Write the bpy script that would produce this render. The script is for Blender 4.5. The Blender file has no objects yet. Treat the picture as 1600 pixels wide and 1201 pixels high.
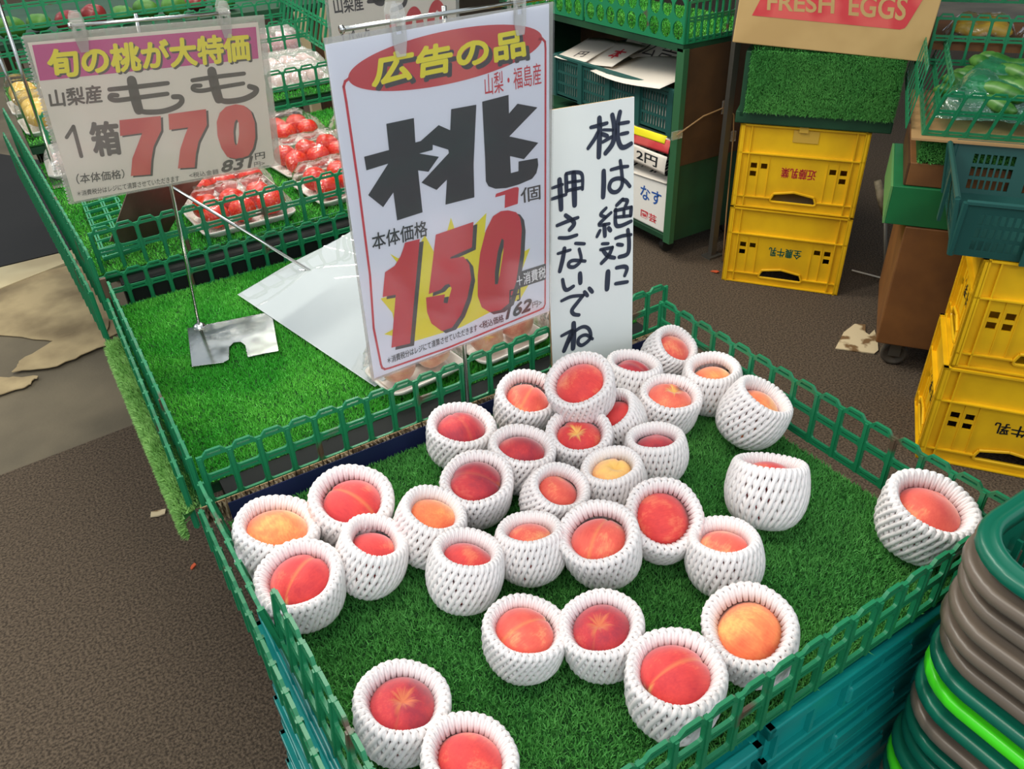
import bpy, bmesh, math, random
import numpy as np
from mathutils import Vector, Matrix
from mathutils.geometry import tessellate_polygon

# ------------------------------------------------------------------ camera, world, lights, exposure
S = bpy.context.scene
COL = S.collection
FPX, CX, CY = 1263.0, 800.0, 600.5
def cam_axes(pitch, roll, yaw):
    cp, sp = math.cos(pitch), math.sin(pitch)
    fw = np.array([0, cp, -sp]); r = np.array([1, 0, 0.]); u = np.array([0, sp, cp])
    c, s = math.cos(roll), math.sin(roll)
    r, u = c*r + s*u, -s*r + c*u
    cz, sz = math.cos(yaw), math.sin(yaw)
    Z = np.array([[cz, -sz, 0], [sz, cz, 0], [0, 0, 1]])
    return Z@r, Z@u, Z@fw
CR, CU, CF = cam_axes(math.radians(34.4), math.radians(-2.4), math.radians(-31.0))
CO = np.array([0, 0, 1.5])
cam_data = bpy.data.cameras.new('camera')
cam_data.sensor_fit = 'HORIZONTAL'; cam_data.sensor_width = 36.0
cam_data.lens = 36.0*FPX/1600.0
cam_data.clip_start = 0.02; cam_data.clip_end = 100
cam = bpy.data.objects.new('camera', cam_data); COL.objects.link(cam)
M = Matrix.Identity(4)
for i in range(3):
    M[i][0], M[i][1], M[i][2], M[i][3] = CR[i], CU[i], -CF[i], CO[i]
cam.matrix_world = M
S.camera = cam

world = bpy.data.worlds.new('world'); S.world = world; world.use_nodes = True
wn = world.node_tree; bg = wn.nodes['Background']
bg.inputs[0].default_value = (0.80, 0.90, 1.0, 1); bg.inputs[1].default_value = 0.66

def area(name, loc, target, sx, sy, power, color):
    l = bpy.data.lights.new(name, 'AREA'); l.shape = 'RECTANGLE'; l.size = sx; l.size_y = sy
    l.energy = power; l.color = color
    o = bpy.data.objects.new(name, l); COL.objects.link(o); o.location = loc
    d = Vector(target) - Vector(loc); o.rotation_euler = d.to_track_quat('-Z', 'Y').to_euler()
    return o
area('shop_tube_and_fill', (0.4, 1.9, 2.75), (0.4, 1.9, 0.7), 1.3, 0.12, 25, (1.0, 0.97, 0.88))
area('shop_tube_and_fill', (0.8, 3.1, 2.75), (0.8, 3.1, 0.7), 1.3, 0.12, 30, (1.0, 0.95, 0.82))
area('shop_tube_and_fill', (3.0, 2.6, 2.9), (2.6, 2.2, 0.5), 1.3, 0.12, 6, (1.0, 0.90, 0.70))
area('shop_tube_and_fill', (-0.15, 0.45, 2.75), (0.2, 1.3, 0.9), 1.3, 0.12, 15, (1.0, 0.92, 0.78))  # extra warm lamp, added to brighten the wide sign and left bed
area('shop_tube_and_fill', (1.5, 4.7, 2.75), (1.5, 4.7, 0.5), 1.3, 0.05, 12, (1.0, 0.96, 0.86))
area('shop_tube_and_fill', (1.4, 5.9, 2.75), (1.4, 5.9, 0.5), 1.3, 0.05, 12, (1.0, 0.96, 0.86))
area('street_daylight', (-1.2, -2.6, 3.0), (0.5, 0.8, 0.7), 3.2, 2.2, 52, (0.93, 0.97, 1.0))
sun_d = bpy.data.lights.new('sun', 'SUN'); sun_d.energy = 0.5; sun_d.angle = math.radians(12); sun_d.color = (1.0, 0.93, 0.82)
sun = bpy.data.objects.new('sun', sun_d); COL.objects.link(sun); sun.rotation_euler = (math.radians(-28), math.radians(-40), 0)

S.view_settings.view_transform = 'Standard'; S.view_settings.look = 'None'
S.view_settings.gamma = 1; S.view_settings.use_curve_mapping = False
S.view_settings.exposure = 0.27

# ------------------------------------------------------------------ pixel helpers (1600x1201 photo frame -> points in the place)
def ray(x, y): return CF + CR*(x-CX)/FPX - CU*(y-CY)/FPX
def onz(x, y, z):
    d = ray(x, y); return CO + d*(z-CO[2])/d[2]
def onpl(x, y, p, n):
    d = ray(x, y); p = np.array(p); n = np.array(n); return CO + d*((p-CO)@n)/(d@n)
def depth_of(P): return float((np.array(P)-CO)@CF)

# ------------------------------------------------------------------ materials
def lin(c):
    return tuple(((v/255.)/12.92 if v/255. <= 0.04045 else (((v/255.)+0.055)/1.055)**2.4) for v in c)
def mat(name, rgb, rough=0.5, spec=0.5, noise=None, bump=None, metal=0.0, coat=0.0, sheen=0.0, trans=0.0, sss=0.0):
    """noise = (rgb2, scale, low, high, detail); bump = (scale, strength, dist)"""
    m = bpy.data.materials.new(name); m.use_nodes = True
    nt = m.node_tree; b = nt.nodes['Principled BSDF']
    b.inputs['Roughness'].default_value = rough
    b.inputs['Specular IOR Level'].default_value = spec
    b.inputs['Metallic'].default_value = metal
    b.inputs['Coat Weight'].default_value = coat
    b.inputs['Sheen Weight'].default_value = sheen
    b.inputs['Transmission Weight'].default_value = trans
    c1 = (*lin(rgb), 1)
    if sss:
        b.inputs['Subsurface Weight'].default_value = sss; b.inputs['Subsurface Radius'].default_value = (1, 0.85, 0.8); b.inputs['Subsurface Scale'].default_value = 0.004
    b.inputs['Base Color'].default_value = c1
    tc = nt.nodes.new('ShaderNodeTexCoord')
    if noise:
        rgb2, sc, lo, hi, det = noise
        n = nt.nodes.new('ShaderNodeTexNoise'); n.inputs['Scale'].default_value = sc; n.inputs['Detail'].default_value = det
        nt.links.new(tc.outputs['Object'], n.inputs['Vector'])
        r = nt.nodes.new('ShaderNodeValToRGB'); r.color_ramp.elements[0].position = lo; r.color_ramp.elements[1].position = hi
        r.color_ramp.elements[0].color = c1; r.color_ramp.elements[1].color = (*lin(rgb2), 1)
        nt.links.new(n.outputs['Fac'], r.inputs['Fac']); nt.links.new(r.outputs['Color'], b.inputs['Base Color'])
    if bump:
        sc, st, di = bump
        n = nt.nodes.new('ShaderNodeTexNoise'); n.inputs['Scale'].default_value = sc; n.inputs['Detail'].default_value = 4
        nt.links.new(tc.outputs['Object'], n.inputs['Vector'])
        bp = nt.nodes.new('ShaderNodeBump'); bp.inputs['Strength'].default_value = st; bp.inputs['Distance'].default_value = di
        nt.links.new(n.outputs['Fac'], bp.inputs['Height']); nt.links.new(bp.outputs['Normal'], b.inputs['Normal'])
    return m
def film_mat(name, tint=(1, 1, 1), gloss=0.09, rough=0.08, haze=0.0, haze_rgb=(230, 230, 230), bump=None):
    m = bpy.data.materials.new(name); m.use_nodes = True; nt = m.node_tree; nt.nodes.clear()
    out = nt.nodes.new('ShaderNodeOutputMaterial')
    tr = nt.nodes.new('ShaderNodeBsdfTransparent'); tr.inputs[0].default_value = (*tint, 1)
    gl = nt.nodes.new('ShaderNodeBsdfGlossy'); gl.inputs['Roughness'].default_value = rough
    mx = nt.nodes.new('ShaderNodeMixShader')
    lw = nt.nodes.new('ShaderNodeLayerWeight'); lw.inputs['Blend'].default_value = 0.25
    mp = nt.nodes.new('ShaderNodeMapRange'); mp.inputs['To Min'].default_value = gloss; mp.inputs['To Max'].default_value = 0.6
    nt.links.new(lw.outputs['Fresnel'], mp.inputs['Value']); nt.links.new(mp.outputs[0], mx.inputs[0])
    nt.links.new(tr.outputs[0], mx.inputs[1]); nt.links.new(gl.outputs[0], mx.inputs[2])
    last = mx
    if haze > 0:
        df = nt.nodes.new('ShaderNodeBsdfDiffuse'); df.inputs[0].default_value = (*lin(haze_rgb), 1)
        m2 = nt.nodes.new('ShaderNodeMixShader'); m2.inputs[0].default_value = haze
        nt.links.new(mx.outputs[0], m2.inputs[1]); nt.links.new(df.outputs[0], m2.inputs[2]); last = m2
    if bump:
        tc = nt.nodes.new('ShaderNodeTexCoord')
        n = nt.nodes.new('ShaderNodeTexNoise'); n.inputs['Scale'].default_value = bump[0]; n.inputs['Detail'].default_value = 3
        nt.links.new(tc.outputs['Object'], n.inputs['Vector'])
        bp = nt.nodes.new('ShaderNodeBump'); bp.inputs['Strength'].default_value = bump[1]; bp.inputs['Distance'].default_value = bump[2]
        nt.links.new(n.outputs['Fac'], bp.inputs['Height']); nt.links.new(bp.outputs['Normal'], gl.inputs['Normal'])
    nt.links.new(last.outputs[0], out.inputs[0])
    return m
FENCE = (26, 118, 76)
MT = dict(
 fence=mat('fence_green_plastic', FENCE, 0.38, 0.5, noise=((84, 66, 52), 9, 0.66, 0.72, 4)),
 fence_dk=mat('fence_brown_worn_plastic', (84, 62, 46), 0.55),
 teal=mat('teal_plastic', (16, 142, 134), 0.3, 0.5, noise=((10, 112, 108), 5, 0.35, 0.7, 3)),
 teal_dk=mat('teal_dark_gap', (18, 52, 48), 0.6),
 turf=mat('turf_backing', (30, 84, 30), 0.9, 0.2, noise=((24, 62, 26), 60, 0.4, 0.6, 4)),
 blade=mat('turf_blade', (74, 150, 70), 0.65, 0.25, noise=((100, 174, 84), 6, 0.35, 0.68, 5)),
 blade_b=mat('turf_blade_bright', (62, 166, 50), 0.5, 0.35, noise=((112, 204, 78), 7, 0.4, 0.7, 5)),
 blade_p=mat('turf_blade_pale', (116, 168, 84), 0.6, 0.3, noise=((140, 188, 104), 20, 0.4, 0.6, 3)),
 foam=mat('foam_net_white', (236, 228, 226), 0.75, 0.25, bump=(260, 0.12, 0.001), sss=0.25),
 navy=mat('navy_print', (24, 30, 70), 0.5, 0.4, noise=((36, 40, 84), 8, 0.4, 0.7, 3)),
 card=mat('corrugated_cardboard', (176, 150, 112), 0.85, 0.2, noise=((142, 116, 84), 30, 0.4, 0.6, 3)),
 cardflute=mat('cardboard_flute_edge', (196, 178, 148), 0.9, 0.2, noise=((92, 76, 58), 90, 0.45, 0.55, 2)),
 paper=mat('paper_cool_white', (232, 234, 244), 0.6, 0.3),
 paper_w=mat('paper_warm_white', (226, 216, 202), 0.6, 0.3),
 board=mat('white_cardboard_face', (226, 230, 226), 0.6, 0.35, noise=((218, 222, 220), 3, 0.4, 0.6, 2)),
 p_red=mat('print_red', (206, 52, 62), 0.6, 0.3),
 p_red2=mat('print_faded_red', (200, 62, 66), 0.6, 0.3, noise=((212, 90, 84), 9, 0.45, 0.55, 1)),
 p_black=mat('print_black', (38, 40, 42), 0.6, 0.3),
 p_grey=mat('print_dark_grey', (72, 66, 64), 0.6, 0.3),
 p_shadow=mat('print_shadow_grey', (70, 66, 66), 0.6, 0.3),
 p_yellow=mat('print_yellow', (236, 222, 36), 0.6, 0.3),
 p_mag=mat('print_magenta', (196, 66, 138), 0.6, 0.3),
 p_white=mat('print_white', (240, 240, 240), 0.6, 0.3),
 p_blue=mat('print_blue', (40, 86, 160), 0.6, 0.3),
 p_teal=mat('print_teal', (26, 110, 84), 0.6, 0.3),
 marker=mat('marker_ink', (50, 56, 72), 0.6, 0.3),
 chrome=mat('polished_steel', (205, 205, 200), 0.16, 0.5, metal=1.0),
 steel=mat('brushed_steel_plate', (180, 182, 178), 0.14, 0.5, metal=1.0, noise=((118, 122, 116), 16, 0.42, 0.62, 6)),
 steel_dk=mat('dull_steel_underside', (112, 92, 80), 0.45, 0.4, metal=0.6, noise=((84, 70, 60), 12, 0.4, 0.6, 4)),
 clear=film_mat('clear_plastic', (1, 1, 0.99), 0.16, 0.06, 0.13, (236, 232, 224)),
 film=film_mat('clear_sleeve', (1, 1, 1), 0.03, 0.12, 0.028, (226, 228, 236)),  # slight bluish diffuse layer paints glare into the sleeve
 film_w=film_mat('clear_sleeve_glare', (1, 1, 1), 0.03, 0.12, 0.065, (224, 212, 194)),  # warm diffuse veil paints reflected glare over the wide sign
 sleeve_edge=film_mat('sleeve_margin', (0.9, 0.9, 0.9), 0.06, 0.15, 0.35, (200, 198, 190)),
 wrap=film_mat('cling_film', (0.99, 0.99, 0.99), 0.035, 0.05, 0.0, bump=(28, 0.8, 0.012)),
 wrap_w=film_mat('crinkled_film', (0.95, 0.95, 0.95), 0.22, 0.12, 0.18, (235, 232, 225), bump=(30, 1.0, 0.02)),
 wrap_g=film_mat('green_bag_film', (0.45, 0.85, 0.70), 0.10, 0.12, 0.22, (70, 170, 130), bump=(24, 1.0, 0.015)),
 tray=mat('white_foam_tray', (232, 228, 220), 0.5, 0.4),
 tomato=mat('tomato_skin', (196, 30, 20), 0.25, 0.5, noise=((214, 84, 28), 7, 0.45, 0.75, 2)),
 yellow=mat('yellow_crate_plastic', (236, 186, 20), 0.42, 0.45, noise=((214, 162, 18), 7, 0.4, 0.72, 5)),
 ply=mat('brown_plywood', (128, 84, 44), 0.6, 0.35, noise=((98, 62, 34), 7, 0.35, 0.7, 6)),
 ply_dk=mat('dark_plywood', (84, 58, 34), 0.65, 0.3, noise=((60, 42, 26), 6, 0.35, 0.7, 6)),
 ply_edge=mat('plywood_edge', (166, 130, 86), 0.7, 0.3),
 g_paint=mat('green_paint', (24, 112, 62), 0.5, 0.4, noise=((18, 92, 52), 5, 0.4, 0.7, 3)),
 g_paint_l=mat('pale_green_paint', (92, 146, 84), 0.6, 0.3),
 g_post=mat('dull_green_post', (46, 92, 58), 0.55, 0.35),
 g_dark=mat('dark_green_paint', (28, 70, 44), 0.55, 0.35, noise=((20, 52, 34), 6, 0.4, 0.7, 3)),
 crate_g=mat('dark_green_crate_plastic', (30, 78, 72), 0.45, 0.45),
 wheel=mat('caster_wheel_grey', (74, 68, 60), 0.5, 0.4),
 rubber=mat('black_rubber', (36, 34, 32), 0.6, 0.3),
 grip=mat('worn_grip', (140, 128, 104), 0.7, 0.3, noise=((104, 94, 74), 30, 0.4, 0.6, 3)),
 sheet=mat('blank_sheet', (186, 193, 194), 0.5, 0.4),
 grey_metal=mat('caster_grey', (92, 88, 80), 0.5, 0.4, metal=0.4),
 kraft=mat('kraft_box', (196, 162, 108), 0.8, 0.2, noise=((184, 150, 98), 5, 0.4, 0.6, 3)),
 bk_green=mat('basket_green', (14, 96, 74), 0.3, 0.5),
 bk_grey=mat('basket_grey', (104, 92, 80), 0.34, 0.5),
 bk_lime=mat('basket_lime', (70, 216, 30), 0.3, 0.5),
deep_red=mat('deep_red_skin', (120, 34, 34), 0.4, 0.4),
 pale=mat('pale_lump', (226, 206, 196), 0.6, 0.3, noise=((206, 150, 150), 10, 0.45, 0.6, 2)),
 pink=mat('pink_produce', (214, 96, 130), 0.45, 0.4, noise=((232, 190, 190), 18, 0.45, 0.6, 3)),
 yel_fruit=mat('yellow_pear_skin', (192, 160, 62), 0.4, 0.4, noise=((190, 150, 50), 9, 0.4, 0.65, 3)),
 cucumber=mat('cucumber_skin', (42, 98, 34), 0.4, 0.45, noise=((84, 132, 58), 30, 0.45, 0.62, 4)),
 leaf=mat('leafy_green', (78, 120, 44), 0.5, 0.3, noise=((60, 112, 40), 20, 0.4, 0.6, 3)),
 blackv=mat('black_vinyl', (16, 20, 18), 0.7, 0.25),
 beige=mat('beige_panel', (206, 190, 150), 0.7, 0.3, noise=((190, 172, 134), 4, 0.4, 0.6, 3)),
 wood=mat('old_wood', (150, 112, 66), 0.7, 0.3, noise=((108, 76, 44), 9, 0.35, 0.65, 6)),
 scrap=mat('torn_card', (206, 188, 152), 0.8, 0.2, noise=((120, 92, 60), 14, 0.52, 0.6, 3)),
 orange=mat('orange_scrap', (190, 84, 50), 0.7, 0.2),
)

# ------------------------------------------------------------------ mesh helpers
class MB:
    """collects shapes and links them as ONE mesh object"""
    def __init__(s): s.v = []; s.f = []; s.mi = []; s.cur = 0
    def add(s, verts, faces):
        b = len(s.v); s.v += [tuple(map(float, p)) for p in verts]
        for f in faces: s.f.append(tuple(b+i for i in f)); s.mi.append(s.cur)
    def box(s, c, d, ax=None):
        c = np.array(c, float); hx, hy, hz = [x/2 for x in d]
        X, Y, Z = (np.array(a, float) for a in (ax or ((1, 0, 0), (0, 1, 0), (0, 0, 1))))
        P = [c + X*i*hx + Y*j*hy + Z*k*hz for i in (-1, 1) for j in (-1, 1) for k in (-1, 1)]
        s.add(P, [(0, 1, 3, 2), (4, 6, 7, 5), (0, 4, 5, 1), (2, 3, 7, 6), (0, 2, 6, 4), (1, 5, 7, 3)])
    def span(s, a, b):
        a = np.array(a, float); b = np.array(b, float); s.box((a+b)/2, np.abs(b-a))
    def tube(s, pts, r, n=8, cap=True, closed=False):
        pts = [np.array(p, float) for p in pts]; N = len(pts); rs = r if hasattr(r, '__len__') else [r]*N
        ref = None; V = []
        for i, p in enumerate(pts):
            if closed: t = pts[(i+1) % N]-pts[i-1]
            else: t = pts[min(i+1, N-1)]-pts[max(i-1, 0)]
            t = t/(np.linalg.norm(t)+1e-12)
            if ref is None:
                ref = np.array([0, 0, 1.]) if abs(t[2]) < 0.9 else np.array([1., 0, 0])
            a = ref - t*(ref@t); a /= np.linalg.norm(a)+1e-12; ref = a; b = np.cross(t, a)
            for k in range(n):
                th = 2*math.pi*k/n; V.append(p + rs[i]*(math.cos(th)*a+math.sin(th)*b))
        F = []
        for i in range(N if closed else N-1):
            j = (i+1) % N
            for k in range(n):
                F.append((i*n+k, i*n+(k+1) % n, j*n+(k+1) % n, j*n+k))
        if cap and not closed:
            F.append(tuple(range(n-1, -1, -1))); F.append(tuple((N-1)*n+k for k in range(n)))
        s.add(V, F)
    def lathe(s, prof, n=24, c=(0, 0, 0), ax=None):
        X, Y, Z = (np.array(a, float) for a in (ax or ((1, 0, 0), (0, 1, 0), (0, 0, 1)))); c = np.array(c, float)
        V = []; F = []
        for r, z in prof:
            for k in range(n):
                th = 2*math.pi*k/n; V.append(c + X*r*math.cos(th)+Y*r*math.sin(th)+Z*z)
        for i in range(len(prof)-1):
            for k in range(n):
                F.append((i*n+k, i*n+(k+1) % n, (i+1)*n+(k+1) % n, (i+1)*n+k))
        s.add(V, F)
    def plate(s, loops, t, fr=None):
        """flat plate from 2D loops (outer, holes...), thickness t from w=0 to w=t; fr(u,v,w)->xyz"""
        fr = fr or (lambda u, v, w: (u, v, w))
        tri = tessellate_polygon([[Vector((p[0], p[1], 0)) for p in L] for L in loops])
        flat = [p for L in loops for p in L]; n = len(flat)
        V = [fr(p[0], p[1], 0) for p in flat] + ([fr(p[0], p[1], t) for p in flat] if t else [])
        F = [tuple(x) for x in tri]
        if t:
            F += [tuple(i+n for i in reversed(x)) for x in tri]
            b = 0
            for L in loops:
                m = len(L)
                for i in range(m):
                    F.append((b+i, b+(i+1) % m, b+(i+1) % m+n, b+i+n))
                b += m
        s.add(V, F)
    def build(s, name, m, parent=None, smooth=False, bevel=0.0):
        me = bpy.data.meshes.new(name); me.from_pydata(s.v, [], s.f)
        ms = m if isinstance(m, (list, tuple)) else [m]
        for x in ms: me.materials.append(x)
        if len(ms) > 1: me.polygons.foreach_set('material_index', s.mi)
        bm = bmesh.new(); bm.from_mesh(me); bmesh.ops.recalc_face_normals(bm, faces=bm.faces); bm.to_mesh(me); bm.free()
        if smooth: me.polygons.foreach_set('use_smooth', [True]*len(me.polygons))
        o = bpy.data.objects.new(name, me); COL.objects.link(o)
        if bevel:
            b = o.modifiers.new('b', 'BEVEL'); b.width = bevel; b.segments = 2; b.limit_method = 'ANGLE'; b.angle_limit = math.radians(50)
        if parent: o.parent = parent
        return o
def tag(o, label=None, cat=None, group=None, kind=None):
    if label: o['label'] = label
    if cat: o['category'] = cat
    if group: o['group'] = group
    if kind: o['kind'] = kind
    return o
def thing(name, label, cat, loc=(0, 0, 0), rz=0.0, group=None):
    o = bpy.data.objects.new(name, None); o.empty_display_size = 0.05; COL.objects.link(o)
    o.location = tuple(loc); o.rotation_euler = (0, 0, rz); return tag(o, label, cat, group)
def copy_thing(r, loc, label, rz=None, group=None):
    c = r.copy(); COL.objects.link(c); c.location = tuple(loc); c['label'] = label
    if rz is not None: c.rotation_euler = (0, 0, rz)
    if group: c['group'] = group
    for ch in list(r.children):
        d = ch.copy(); COL.objects.link(d); d.parent = c
        for g in list(ch.children):
            e = g.copy(); COL.objects.link(e); e.parent = d
    return c
def rrect(x0, y0, x1, y1, r, n=4):
    P = []
    for cx_, cy_, a0 in ((x1-r, y1-r, 0), (x0+r, y1-r, 90), (x0+r, y0+r, 180), (x1-r, y0+r, 270)):
        for k in range(n+1):
            a = math.radians(a0+90*k/n); P.append((cx_+r*math.cos(a), cy_+r*math.sin(a)))
    return P
rng = np.random.default_rng(7); random.seed(7)
# ------------------------------------------------------------------ the setting
m_floor = mat('grey_concrete', (128, 116, 94), 0.8, 0.3, noise=((82, 75, 62), 1.6, 0.35, 0.7, 6), bump=(90, 0.25, 0.004))
f = MB(); f.add([(-6, -4, 0), (12, -4, 0), (12, 16, 0), (-6, 16, 0)], [(0, 1, 2, 3)])
tag(f.build('floor', m_floor), kind='structure')

m_mat = mat('brown_loop_mat', (102, 88, 73), 0.95, 0.15, noise=((63, 54, 45), 165, 0.38, 0.62, 5), bump=(150, 0.9, 0.006))
f = MB(); f.plate([[(-3, -2), (7, -2), (7, 9), (1.0, 9), (1.0, 2.32), (0.064, 2.37), (-0.346, 2.337), (-3, 2.1)]], 0.006)
tag(f.build('floor_mat', m_mat), 'dark brown coarse loop mat covering the shop floor', 'mat')

def turf_blades(name, n, P, N, m, parent, h=0.008, wd=0.0011):
    """n grass blades rooted at points P with normals N, as one stuff part"""
    P = np.asarray(P, float); N = np.asarray(N, float)
    lean = rng.normal(0, 0.42, (n, 3)); d = N + lean; d /= np.linalg.norm(d, axis=1)[:, None]
    s = np.cross(d, rng.normal(0, 1, (n, 3))); s /= np.linalg.norm(s, axis=1)[:, None]
    hh = h*rng.uniform(0.7, 1.25, (n, 1))
    V = np.empty((n, 3, 3)); V[:, 0] = P-s*wd; V[:, 1] = P+s*wd; V[:, 2] = P+d*hh
    me = bpy.data.meshes.new(name); me.vertices.add(3*n); me.vertices.foreach_set('co', V.reshape(-1))
    me.loops.add(3*n); me.loops.foreach_set('vertex_index', np.arange(3*n, dtype=np.int32))
    me.polygons.add(n); me.polygons.foreach_set('loop_start', np.arange(0, 3*n, 3, dtype=np.int32))
    me.update(calc_edges=True); me.materials.append(m)
    o = bpy.data.objects.new(name, me); COL.objects.link(o); o.parent = parent
    return tag(o, kind='stuff')
def turf(name, label, x0, x1, y0, y1, z, n, m, skirt=None, h=0.008, wd=0.0011, skirt_n=0, pale=None):
    t = thing(name, label, 'artificial grass mat')
    b = MB(); b.span((x0, y0, z-0.004), (x1, y1, z))
    if skirt:
        sx, sz, sy0, sy1 = skirt
        b.add([(x0, sy0, z), (x0, sy1, z), (sx, sy1, z-0.025), (sx, sy0, z-0.025), (sx+0.004, sy0, sz), (sx+0.004, sy1, sz)], [(0, 1, 2, 3), (3, 2, 5, 4)])
    b.build('backing', MT['turf'], t)
    P = np.c_[rng.uniform(x0, x1, n), rng.uniform(y0, y1, n), np.full(n, z)]
    turf_blades('grass_pile', n, P, np.tile([0, 0, 1.], (n, 1)), m, t, h, wd)
    if skirt:
        k = skirt_n
        P = np.c_[np.full(k, sx)+rng.uniform(0, .004, k), rng.uniform(sy0, sy1, k), rng.uniform(sz, z-0.02, k)]
        P2 = np.c_[rng.uniform(sx, x0, k//3), rng.uniform(sy0, sy1, k//3), np.full(k//3, z-0.01)]
        turf_blades('hanging_grass_edge', k+k//3, np.r_[P, P2], np.r_[np.tile([-1, 0, 0.2], (k, 1)), np.tile([-.4, 0, 1.], (k//3, 1))], pale, t, 0.011, 0.0014)
    return t
def table(name, label, x0, x1, y0, y1, z, th=0.02):
    t = thing(name, label, 'table', ((x0+x1)/2, (y0+y1)/2, 0))
    cx_, cy_ = (x0+x1)/2, (y0+y1)/2
    b = MB(); b.span((x0-cx_, y0-cy_, z-th), (x1-cx_, y1-cy_, z)); b.build('tabletop', MT['g_dark'], t)
    for sx in (x0-cx_+.16, x1-cx_-.04):
        for sy in (y0-cy_+.04, y1-cy_-.04):
            b = MB(); b.span((sx-.02, sy-.02, 0.006 if True else 0), (sx+.02, sy+.02, z-th)); b.build('leg', MT['ply_dk'], t)
    return t
# peach tray
turf('turf_mat', 'green artificial grass mat under the netted peaches', 0.088, 0.903, 0.312, 0.974, 0.670, 150000, MT['blade'])
table('display_table', 'wooden table under the empty grass bed behind the peaches', 0.07, 0.93, 1.06, 1.745, 0.6855)
turf('turf_mat', 'bright grass mat under the fallen white sign, its pale edge hanging down', 0.065, 0.93, 1.056, 1.74, 0.690, 120000, MT['blade_b'], skirt=(0.030, 0.632, 1.02, 1.62), skirt_n=16000, pale=MT['blade_p'])
b = MB(); b.span((0.10, 1.004, 0.640), (0.93, 1.055, 0.6895)); tag(b.build('black_liner', MT['blackv']), 'black plastic liner strip along the front of the grass bed', 'plastic strip')
b = MB(); b.span((0.10, 1.750, 0.650), (0.93, 1.790, 0.735)); tag(b.build('black_liner', MT['blackv']), 'black plastic riser strip behind the low fence before the tomatoes', 'plastic strip')
table('display_table', 'wooden table carrying the wrapped tomato trays', 0.06, 1.06, 1.80, 2.66, 0.744)
turf('turf_mat', 'bright green grass mat under the wrapped tomato trays', 0.05, 1.06, 1.79, 2.67, 0.750, 60000, MT['blade_b'], wd=0.0014)
table('display_table', 'wooden table carrying the film-wrapped packs in the third row', 0.04, 1.12, 2.70, 3.52, 0.794)
turf('turf_mat', 'grass mat under the film-wrapped packs in the third row', 0.04, 1.12, 2.70, 3.52, 0.800, 20000, MT['blade_b'], wd=0.0018)
table('display_table', 'wooden table at the very back under the red and green bags', -0.05, 1.30, 3.58, 4.45, 0.93)

# corrugated cardboard wall between the two beds: navy printed face, open fluted top
t = thing('cardboard_strip', 'corrugated cardboard wall with navy face behind the peaches', 'cardboard')
b = MB(); b.span((0.095, 0.979, 0.645), (0.915, 0.9805, 0.702)); b.build('navy_face', MT['navy'], t)
b = MB(); b.span((0.058, 0.9905, 0.672), (0.915, 0.992, 0.703)); b.build('back_liner', MT['card'], t)
b = MB(); n = 240
pts = [(0.056+0.859*i/n, 0.98025+0.0032*(1+math.sin(i*math.pi/2*1.0)) if False else 0.9805+0.010*(i % 2)) for i in range(n+1)]
V = []; F = []
for i, (x, y) in enumerate(pts):
    V += [(x, y, 0.672), (x, y, 0.7035+0.0012*((i*7) % 3))]
    if i: F.append((2*i-2, 2*i, 2*i+1, 2*i-1))
b.add(V, F); b.build('fluting', MT['cardflute'], t)

# ------------------------------------------------------------------ green mesh fences
def fence_loops(nc, c, H, rows=2, pw=0.0085):
    L = nc*c; out = [(-pw/2, 0)]
    out += [(L+pw/2, 0), (L+pw/2, H*.93)]
    for i in range(nc-1, -1, -1):
        x0, x1 = i*c, (i+1)*c
        out += [(x1-pw*.55, H*.93), (x1-pw*.9, H*.965), (x1-pw*1.3, H*1.0), (x0+pw*1.3, H*1.0), (x0+pw*.9, H*.965), (x0+pw*.55, H*.93)]
    out += [(-pw/2, H*.93)]
    holes = []
    bh = [(0.115, 0.47), (0.585, 0.88)] if rows == 2 else [(0.08+.3*k, 0.08+.3*k+.235) for k in range(3)]
    for i in range(nc):
        x0, x1 = i*c+pw*.5, (i+1)*c-pw*.5
        for a, q in bh: holes.append(rrect(x0, H*a, x1, H*q, 0.0045, 3)[::-1])
        if rows == 2:
            holes.append([(x0+.004, H*.515), (x0+.004, H*.54), (x1-.004, H*.54), (x1-.004, H*.515)])
            holes.append([(x0+.004, H*.045), (x0+.004, H*.07), (x1-.004, H*.07), (x1-.004, H*.045)])
        holes.append([(x0+.0065, H*.925), (x0+.008, H*.962), (x1-.008, H*.962), (x1-.0065, H*.925)])
    return [out]+holes
def fence(label, a, b, H, nc, rows=2, lean=(0, 0), m='fence', t=0.0045, group=None, pw=0.0085, rib=True):
    """panel from floor point a to floor point b (3D), height H; lean = xy shift of the top edge"""
    a = np.array(a, float); b_ = np.array(b, float); L = np.linalg.norm(b_-a); d = (b_-a)/L
    up = np.array([lean[0], lean[1], H]); hh = np.linalg.norm(up); up = up/hh
    nrm = np.cross(d, up); nrm /= np.linalg.norm(nrm)
    q = MB(); q.plate(fence_loops(nc, L/nc, hh, rows, pw), t, lambda u, v, w: d*u+up*v+nrm*(w-t/2))
    for i in range(nc+1 if rib else 0):  # rounded post ribs
        q.box(d*(i*L/nc)+up*hh*.46, (0.005, t*2.0, hh*.9), (d, nrm, up))
    o = q.build('mesh_fence', MT[m]); o.location = tuple(a)
    return tag(o, label, 'fence panel', group)
fence('green mesh fence along the right side of the peach tray', (0.908, 0.30, .690), (0.905, 0.965, .690), .10, 15)
fence('green mesh fence along the front half of the left peach tray side', (0.085, 0.315, .690), (0.078, 0.70, .690), .10, 9, lean=(0.010, 0))
fence('green mesh fence bent outward along the rear half of the left peach tray side', (0.078, 0.70, .690), (0.078, 0.965, .690), .082, 6, lean=(-0.012, 0))
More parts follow.
